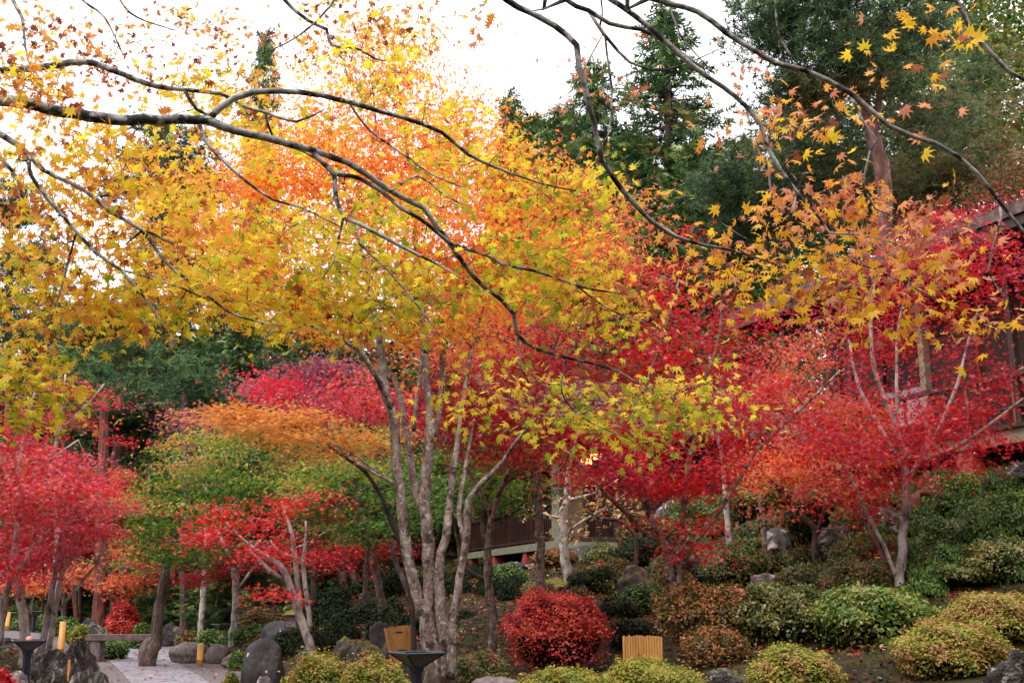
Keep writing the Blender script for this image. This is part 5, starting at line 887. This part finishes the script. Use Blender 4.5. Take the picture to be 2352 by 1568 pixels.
# ---- near branches from a maple at the upper right
tree('maple_tree', 'near maple with long smooth grey boughs sweeping down at upper right, large gold leaves', 'tree', [
    [('w', 1.7, -1.6, -.1, .2), ('w', 1.65, -1.5, 1.2, .16), ('w', 1.5, -1.2, 3, .14), ('w', 1.3, -.6, 4.3, .11), ('w', .9, .8, 5.1, .08), ('w', .5, 2.6, 5.2, .05), (1130, -120, 4.2, 14), (1120, -50, 4.4, 10), (1162, 0, 4.5, 9), (1220, 32, 4.5, 8.5), (1274, 61, 4.5, 8.5), (1324, 104, 4.5, 8.5), (1331, 154, 4.5, 8), (1349, 222, 4.5, 7.5), (1370, 312, 4.6, 7), (1385, 370, 4.6, 7), (1428, 434, 4.7, 7), (1471, 484, 4.7, 6), (1525, 527, 4.8, 5.5), (1588, 556, 4.8, 4.5), (1680, 575, 4.9, 3.5), (1760, 600, 5, 2.2), (1860, 640, 5, 1.2)],
    S(4.7, ('w', 1.3, -.6, 4.3, .06), ('w', 1.1, 1.0, 5.1, .045), ('w', 1, 2.4, 5.1, .035), (1260, -60, 8), (1299, 0, 7), (1352, 25, 6.5), (1399, 54, 6), (1471, 68, 5.5), (1514, 86, 5), (1560, 118, 4), (1620, 160, 3)),
    S(4.8, (1352, 25, 5), (1388, 79, 5), (1420, 118, 4.5), (1446, 144, 4), (1490, 160, 3.5), (1525, 163, 3.2), (1580, 145, 2.2), (1660, 110, 1.2)), S(4.8, (1390, 86, 3.2), (1395, 130, 3), (1403, 187, 3), (1405, 260, 2.6), (1399, 305, 2.4), (1384, 345, 2)),
    S(4.6, ('w', 1.3, -.6, 4.3, .06), ('w', 1.1, 1.0, 5.1, .045), ('w', 1, 2.4, 5.1, .035), (1370, -40, 9), (1403, 0, 8), (1453, 32, 7.5), (1510, 79, 7.5), (1588, 151, 7), (1661, 201, 6.5), (1715, 244, 6), (1747, 287, 5.5), (1765, 341, 5.5), (1794, 391, 5), (1830, 441, 4.5), (1883, 502, 3.5), (1905, 535, 3), (1973, 538, 2), (2060, 560, 1.2)),
    S(4.4, ('w', 1.3, -.6, 4.3, .06), ('w', 1.1, 1.0, 5.1, .045), ('w', 1, 2.4, 5.1, .035), (1440, -60, 9), (1492, -6, 8), (1543, 11, 7.5), (1604, 27, 7.5), (1668, 75, 7.5), (1725, 112, 7), (1779, 144, 7.5), (1848, 161, 7), (1900, 184, 7), (1955, 215, 7), (2000, 255, 7), (2045, 291, 6.5), (2100, 315, 6.2), (2149, 330, 6), (2200, 360, 5.5), (2246, 398, 5.2), (2296, 463, 5), (2352, 531, 4), (2420, 590, 3)),
    S(4.5, (1955, 222, 4), (1980, 276, 3.6), (2013, 319, 3.4), (1998, 350, 3.2), (1984, 431, 3), (2010, 480, 2.2), (2060, 500, 1.3)), S(4.3, ('w', 1.3, -.6, 4.3, .06), ('w', 1.8, 1.0, 4.9, .04), ('w', 2.0, 2.4, 4.8, .03), (2140, -90, 8), (2196, 0, 6.5), (2224, 57, 6.5), (2271, 118, 6), (2314, 161, 5.5), (2352, 183, 5), (2430, 210, 3)),
    S(4.9, (1781, -60, 3), (1781, 0, 3), (1790, 83, 2.8), (1830, 144, 2.4), (1850, 160, 2)), S(5, (1530, -20, 2.6), (1543, 32, 2.6), (1568, 90, 2.6), (1596, 122, 2.2), (1643, 172, 1.8)), S(4.6, (2296, 470, 3.4), (2300, 500, 3), (2280, 570, 2.8), (2269, 624, 2.6), (2290, 660, 2.2), (2310, 681, 1.8), (2330, 740, 1.2)),
    S(4.8, (1830, 441, 3), (1820, 490, 3), (1850, 520, 3), (1860, 560, 2.6), (1930, 590, 2.4), (2010, 620, 2.2), (2080, 650, 1.8), (2180, 700, 1.2)), S(4.9, (1765, 345, 3), (1768, 420, 3), (1775, 465, 2.4), (1800, 490, 2)),
    S(4.9, (1860, 540, 2.4), (1760, 560, 2), (1700, 540, 1.5), (1600, 470, 1.1)), S(5, (1378, 60, 3), (1384, 30, 3), (1375, -40, 2.5)), S(4.9, (1384, 80, 2), (1340, 160, 1.8), (1310, 210, 1.4), (1280, 230, 1))],
    [(1780, 300, 90, 60, 5.2, .3, 15, .2, .8), (1740, 200, 60, 60, 5.4, .3, 8, .3, .9), (1900, 260, 100, 34, 5.2, .3, 14, .3, .9), (1930, 300, 60, 50, 4.4, .2, 3, 0, .4), (2130, 60, 70, 50, 4.2, .2, 8, .1, .7), (2150, 130, 40, 20, 4.2, .15, 3, 0, .3), (2030, 70, 30, 20, 4.2, .1, 2, .1, .3), (1830, 470, 130, 60, 5, .4, 29, .3, .9), (1980, 480, 160, 60, 5, .4, 37, .1, .8), (2070, 540, 130, 60, 5, .4, 31, .2, 1),
     (1720, 560, 110, 44, 5, .4, 29, .1, .6), (1580, 600, 90, 40, 5.1, .3, 15, .1, .6), (1720, 640, 90, 44, 5, .3, 27, 0, .35), (1880, 640, 130, 50, 5, .4, 37, 0, .4), (2000, 700, 90, 50, 4.9, .3, 20, 0, .3), (2080, 740, 50, 30, 4.9, .2, 8, 0, .2), (1960, 590, 160, 40, 5, .4, 26, .2, .9), (2150, 640, 110, 50, 4.9, .3, 22, .1, .8), (2200, 730, 80, 40, 4.8, .3, 12, .1, .6), (2260, 790, 40, 20, 4.8, .2, 3, 0, .4), (1480, 440, 30, 26, 5, .2, 4, .3, .6), (1090, 20, 40, 16, 5.4, .2, 6, .1, .6), (2330, 720, 30, 30, 4.7, .2, 3, .1, .5), (1490, 140, 200, 70, 6.5, .5, 7, .4, 1), (2080, 230, 60, 60, 4.6, .2, 4, .2, .7), (1330, 180, 100, 60, 6.5, .4, 7, .5, 1)],
    L_GOLD, 'm7', .068, 6, (.11, .06), BARKN, thin=.85, tilt=1.0, upb=.7, sides=14, twig_r=.0026, step=.06, part='leaves', jit=.02, droop=.15)
# ================================================================ CONIFERS
def pine(label, stems, blobs, D=None, size=.22, per=60, bark=BARKR, mat=L_PINE, leaf='pine', spread=(.55, .22), name='pine_tree'):
    tree(name, label, 'tree', stems, blobs, mat, leaf, size * 1.15, per * .8, (spread[0] * .85, spread[1]), bark, tilt=.5, twig_r=.02, step=.3, gap=.05, gapf=60)
pine('tall red barked pine with bluish needles, its forked trunk showing at upper right', [
    S(28, (2040, 1000, 20), (2035, 700, 19), (2027, 413, 18), (2016, 359, 17), (1995, 269, 15), (1984, 215, 14), (1973, 143, 13), (1950, 60, 11), (1930, 0, 10), (1900, -120, 8), (1880, -260, 5)), S(28, (2010, 330, 7), (2013, 269, 8), (2020, 215, 8), (2038, 161, 7.5), (2049, 115, 7), (2080, 80, 5), (2140, 50, 3)), S(28, (1984, 190, 5), (1970, 160, 5), (1990, 130, 5), (2040, 130, 4)), S(28, (1950, 60, 5), (1900, 20, 4), (1850, -40, 3)), S(28, (1975, 160, 4), (1900, 130, 3), (1830, 90, 2))],
    [(1850, 90, 120, 70, 28, 2.5, 60, 0, .8), (1760, 50, 50, 40, 28, 1.5, 20, 0, .7), (1940, 150, 110, 50, 27.5, 2, 50, 0, .8), (2080, 110, 120, 50, 28, 2, 40, 0, .8), (1850, 10, 150, 60, 28, 2.5, 60, 0, .8), (2060, 20, 120, 60, 28, 2.5, 50, 0, .8), (1840, 200, 60, 30, 28, 1.5, 18, .2, .9), (2150, 250, 110, 50, 28, 2, 30, .4, 1), (1930, 210, 60, 30, 28, 1.5, 12, .4, 1)])
pine('second pine behind with dim trunk, left of the red barked pine', [S(33, (1915, 1000, 14), (1908, 500, 12), (1901, 316, 10), (1898, 250, 9), (1880, 100, 5)), S(33, (1905, 400, 5), (1840, 360, 3), (1790, 340, 2))],
    [(1880, 350, 120, 60, 33, 2.5, 60, 0, .9), (1820, 420, 110, 50, 33, 2.5, 60, 0, .6), (1800, 270, 80, 50, 33, 2, 30, 0, .8), (1960, 420, 100, 60, 33, 2, 44, .2, 1), (1720, 470, 90, 40, 33, 2, 44, 0, .6), (1680, 430, 50, 30, 33, 1.5, 20, 0, .6), (1760, 520, 110, 50, 33, 2.2, 50, 0, .6)])
pine('grey dead looking trunk with drooping brownish needles at right', [S(34, (2160, 1000, 12), (2155, 600, 10), (2153, 387, 8), (2148, 250, 7), (2140, 120, 4))], [(2150, 420, 110, 60, 34, 2.5, 60, .3, 1), (2200, 330, 100, 60, 34, 2.5, 40, .2, 1), (2250, 180, 110, 50, 34, 2.5, 40, .2, 1), (2100, 340, 80, 60, 34, 2.5, 40, .1, .9), (2060, 470, 80, 50, 34, 2, 30, .2, 1)], bark=BARKC)
for lab, base, D, bl in [('tall yellow green leafy tree filling the upper right corner', (2300, 900), 38, [(2290, 100, 150, 110, 38, 3, 140, .1, .8), (2300, 300, 140, 110, 38, 3, 130, .1, .9), (2220, 200, 120, 90, 38, 3, 90, .1, .7), (2180, 40, 130, 70, 38, 3, 70, .1, .6)]),
    ('dark leafy tree behind the pines at right', (2100, 900), 44, [(2080, 300, 170, 140, 44, 3, 130, 0, .7), (2000, 120, 200, 130, 46, 3, 130, 0, .5), (2100, 450, 170, 80, 44, 3, 90, 0, .5), (1950, 480, 180, 70, 44, 3, 90, 0, .5), (1860, 330, 100, 120, 46, 3, 80, 0, .5), (2230, 470, 160, 90, 42, 3, 120, 0, .6), (1960, 560, 160, 80, 42, 3, 110, 0, .4), (1850, 520, 110, 90, 43, 3, 80, 0, .4), (2350, 400, 90, 110, 42, 3, 70, 0, .6)]),
    ('dark leafy tree standing between the two houses', (1500, 1200), 42, [(1500, 640, 150, 110, 42, 3, 120, 0, .4), (1640, 620, 140, 100, 42, 3, 100, 0, .4), (1560, 850, 260, 150, 42, 3, 200, 0, .4), (1830, 680, 150, 130, 40, 3, 130, 0, .4), (1750, 850, 150, 120, 40, 3, 100, 0, .4), (1300, 900, 200, 130, 44, 3, 120, 0, .4)]),
    ('green leafy tree behind the tall left pine', (330, 1330), 50, [(330, 880, 110, 80, 50, 3, 120, 0, .7), (330, 1000, 130, 90, 50, 3, 140, 0, .6), (230, 960, 80, 120, 50, 3, 90, 0, .6), (430, 1050, 110, 90, 50, 3, 110, 0, .5)])]:
    u, v = base; tree('broadleaf_tree', lab, 'tree', [S(D, (u, v, 12), (u, (v + bl[0][1]) / 2, 9), (bl[0][0], bl[0][1], 4))], bl, L_BRD, 'broad', .22, 60, (.7, .4), BARKC, tilt=.9, twig_r=.02, step=.4)
pine('tall slender pine with bare pinkish trunk, standing left of the dark cedars', [S(44, (262, 1440, 13), (264, 1200, 12), (270, 1000, 11), (274, 880, 10.5), (278, 810, 9), (282, 760, 7), (284, 690, 4)), S(44, (276, 870, 4), (250, 850, 3.5), (210, 860, 2)), S(44, (278, 818, 4), (240, 790, 4), (200, 760, 2.5)), S(44, (276, 890, 4), (310, 870, 3), (350, 850, 2))],
    [(280, 745, 70, 30, 44, 2.5, 40, 0, .7), (200, 790, 60, 26, 44, 2, 26, 0, .7), (190, 850, 70, 22, 44, 2, 30, 0, .6), (330, 830, 60, 22, 44, 2, 24, .2, .9), (270, 910, 60, 24, 43.5, 1.5, 30, 0, .6), (300, 930, 60, 18, 43, 1.5, 14, .1, .7), (150, 760, 60, 20, 44, 2, 16, 0, .8), (240, 970, 50, 20, 43.5, 1.5, 16, 0, .6)], size=.26)
pine('far pine glimpsed through the yellow leaves at upper left', [S(52, (400, 1300, 10), (395, 700, 8), (385, 400, 5), (380, 310, 3))], [(380, 350, 90, 50, 52, 3, 34, 0, .6), (330, 420, 90, 40, 52, 3, 30, 0, .6), (440, 440, 90, 60, 52, 3, 44, 0, .6), (400, 560, 110, 60, 52, 3, 40, 0, .6), (250, 450, 60, 30, 52, 2.5, 14, 0, .6)], size=.34)
pine('ragged pine at the far left edge behind the yellow leaves', [S(48, (20, 1350, 10), (20, 800, 8), (25, 520, 5), (25, 440, 3))], [(20, 480, 70, 40, 48, 2.5, 26, 0, .7), (60, 620, 90, 40, 48, 2.5, 26, .1, .9), (10, 720, 90, 50, 48, 2.5, 34, 0, .7), (70, 800, 90, 40, 48, 2.5, 30, 0, .6), (140, 700, 60, 40, 48, 2.5, 14, .1, .8)], size=.3)
for lab, pts, D, bk in [('thickest red brown trunk in the far wood, with a dark slimmer trunk at its side', [(226, 1455, 18), (228, 1400, 16), (232, 1300, 15), (236, 1150, 13), (240, 900, 9)], 38, BARKRED), ('straight dark trunk right of the leaning one in the far wood', [(424, 1470, 14), (424, 1447, 12), (423, 1370, 11), (422, 1294, 11), (424, 1100, 8), (424, 900, 5)], 37, BARKC),
    ('thin red trunk leaning in the dark, left of the biggest far trunk', [(178, 1440, 7), (172, 1370, 6), (168, 1300, 6), (160, 1150, 4)], 42, BARKRED), ('dark straight trunk behind the wine red maple', [(556, 1440, 13), (555, 1380, 11), (554, 1300, 11), (552, 1100, 8)], 36, BARKRED), ('broad pale brown trunk in shade left of the main maple', [(788, 1400, 12), (786, 1350, 11), (786, 1280, 10), (790, 1100, 7)], 42, BARKC), ('dark leaning trunk in the shade left of the main maple', [(830, 1400, 8), (822, 1360, 7), (808, 1310, 7), (795, 1250, 6), (780, 1120, 4)], 31, BARKD), ('dark slanting trunk just left of the main maple stems', [(948, 1420, 8), (935, 1350, 7), (912, 1300, 6), (895, 1230, 5), (880, 1100, 3)], 25, BARKD),
    ('dim upright trunk left of the thickest far trunk', [(148, 1440, 8), (148, 1350, 8), (150, 1250, 7), (152, 1100, 4)], 44, BARKC), ('slim grey stem right of the straight dark trunk', [(486, 1440, 3), (494, 1400, 2.6), (505, 1350, 2.4), (520, 1280, 1.8)], 36, BARKP), ('dark trunk behind the far fire-bowl lamp', [(610, 1440, 8), (606, 1350, 7), (604, 1240, 6), (604, 1100, 4)], 45, BARKC)]:
    u0, v0 = pts[-1][:2]; pine(lab, [S(D, *pts)], [(u0, v0 - 40, 60, 40, D, 1.5, 16, 0, .5), (u0 + 10, v0, 50, 30, D, 1.5, 10, 0, .5)], bark=bk, mat=L_CED, size=.3, per=30, name='tree')
# cedars: prototypes, then copies
def cedar_proto(h, r, seed, label, group):
    rs = np.random.RandomState(seed); root = empty('cedar_tree', (0, 0, 0), label, 'tree', group); tk = MB(); zz = np.linspace(-.3, h, 14)
    tk.tube(np.stack([.06 * np.sin(zz), .06 * np.cos(zz * .8), zz], 1), np.linspace(.3, .02, 14), 8, .04, rs)
    br = tk; pos = []; nr = []; tp = []; t = []; sz = []
    nb = 235
    for i in range(nb):
        f = (i + rs.rand()) / nb; f = .04 + .96 * f; z = h * f; L = r * (1 - f) ** .75 * (.55 + .6 * rs.rand()) * (1 + .25 * math.sin(f * 23 + seed)) + .25; az = i * 2.4 + rs.randn() * .4; d = np.array([math.cos(az), math.sin(az), 0])
        k = 5; s = np.linspace(0, 1, k); rise = .12 * L; q = np.array([0, 0, z]) + d * L * s[:, None] + np.array([0, 0, 1]) * (rise * s - .55 * L * s ** 2 * .6 + .2 * L * s ** 3)[:, None]
        if L > .8: br.tube(q, np.linspace(.045, .01, k), 4, cap=False)
        m = int(10 + 15 * L); a = rs.rand(m) ** .6; c = np.stack([np.interp(a, s, q[:, j]) for j in range(3)], 1); c += rs.randn(m, 3) * np.array([.22, .22, .12]) * (.4 + .3 * L)
        pos.append(c); side = np.cross(d, [0, 0, 1]); tp.append(d * .8 + side * rs.randn(m, 1) * .6 + rs.randn(m, 3) * .3 + [0, 0, .15]); nr.append(np.array([0, 0, 1.]) + rs.randn(m, 3) * .6); t.append(np.clip(.25 + .25 * a + .22 * rs.randn(m) + .15 * rs.randn(), 0, 1)); sz.append(.42 * (.5 + .7 * rs.rand(m)))
    tk.build('trunk', BARKC, root, True); leaves('crown', np.concatenate(pos), np.concatenate(nr), np.concatenate(tp), np.concatenate(sz), np.concatenate(t), L_CED, root, 'frond'); return root
def cedars(lst, protos):
    for i, (u, vt, D, wf, lab, grp) in enumerate(lst):
        p = P(u, vt, D); gz = h1(p[0], p[1]); h = p[2] - gz; src = protos[i % len(protos)][0]; hs = protos[i % len(protos)][1]
        if i < len(protos): c = src; c['label'] = lab
        else:
            c = src.copy(); COL.objects.link(c)
            for ch in src.children: d = ch.copy(); COL.objects.link(d); d.parent = c
        c['label'] = lab
        if 'group' in c: del c['group']
        if grp: c['group'] = grp
        s = h / hs; c.location = (p[0], p[1], gz); c.scale = (s * wf, s * wf, s); c.rotation_euler.z = i * 1.7
pr = [(cedar_proto(13, 3.0, 1, 'cedar', None), 13), (cedar_proto(13, 3.6, 2, 'cedar', None), 13), (cedar_proto(11, 2.7, 3, 'cedar', None), 11)]
far = 'dark green cedar in the wood behind the maples at left'; fg = 'cedars in the far wood'
cedars([(613, 78, 78, .42, 'narrow cedar tip rising above the orange crown at upper left', None), (1525, 20, 46, .85, 'tallest cedar right of centre, broad ragged crown against the sky', None), (1360, 150, 50, .7, 'slim tall cedar just left of the tallest one', None), (1173, 222, 60, .6, 'small pointed cedar farthest left on the sky line beside the orange crown', None),
    (1220, 268, 58, 1.1, 'bushy cedar with rounded top next to the small pointed cedar', None), (1300, 250, 54, .85, 'ragged low cedar between the bushy and the slim tall cedars', None), (1440, 300, 44, 1.0, 'dense dark cedar in front of the tallest one, lower left', None), (1695, 325, 44, 1.2, 'low yellowish cedar right of the tallest one, by the pine', None), (1610, 330, 42, 1.2, 'dark cedar directly below the tallest one at its right', None), (1260, 400, 46, 1, 'dark cedar low behind the maple crown right of centre', None)]
    + [(u, v, D, wf, far, fg) for u, v, D, wf in [(560, 730, 40, 1.1), (480, 780, 42, 1.1), (640, 760, 46, 1.1), (400, 800, 46, 1.1), (330, 840, 52, 1.2), (160, 830, 54, 1.2), (80, 800, 56, 1.2), (-20, 780, 54, 1.2), (230, 860, 48, 1.1), (720, 760, 50, 1.2), (800, 800, 46, 1.2), (900, 820, 50, 1.2), (1000, 780, 48, 1.2), (1100, 700, 46, 1.2), (600, 880, 36, 1.2), (100, 900, 48, 1.1), (1180, 600, 44, 1.2), (320, 640, 60, 1.1), (430, 620, 62, 1.0), (700, 640, 60, 1.1), (520, 680, 58, 1.1), (820, 680, 58, 1.1), (940, 640, 60, 1.1), (1060, 600, 60, 1.0), (240, 720, 62, 1.1), (-60, 700, 60, 1.1)]]
    , pr)
for i, (x, y, h) in enumerate([(-14, -8, 12), (-9, -14, 14), (-3, -16, 13), (4, -15, 14), (10, -13, 12), (15, -7, 13), (17, 0, 12), (-17, 0, 13), (-19, 8, 12), (20, 8, 12), (-6, -9, 10), (8, -8, 10), (-20, 16, 13), (22, 15, 12), (0, -11, 12), (-24, 26, 13), (-12, -3, 11), (13, 2, 10), (-6, -18, 16), (6, -19, 16), (-16, -16, 15), (18, -16, 15)]):  # out of view, added to keep low sky light off the undergrowth
    src, hs = pr[i % 3]; c = src.copy(); COL.objects.link(c); c['label'] = 'unseen dark green cedar added round the garden to block low sky light'; c['group'] = 'added cedars blocking sky light'
    for ch in src.children: d = ch.copy(); COL.objects.link(d); d.parent = c
    c.location = (x, y, h1(x, y)); c.scale = (h / hs * 1.4,) * 2 + (h / hs * 1.15,); c.rotation_euler.z = i * 2.1
print('verts', sum(len(o.data.vertices) for o in bpy.data.objects if o.type == 'MESH'))
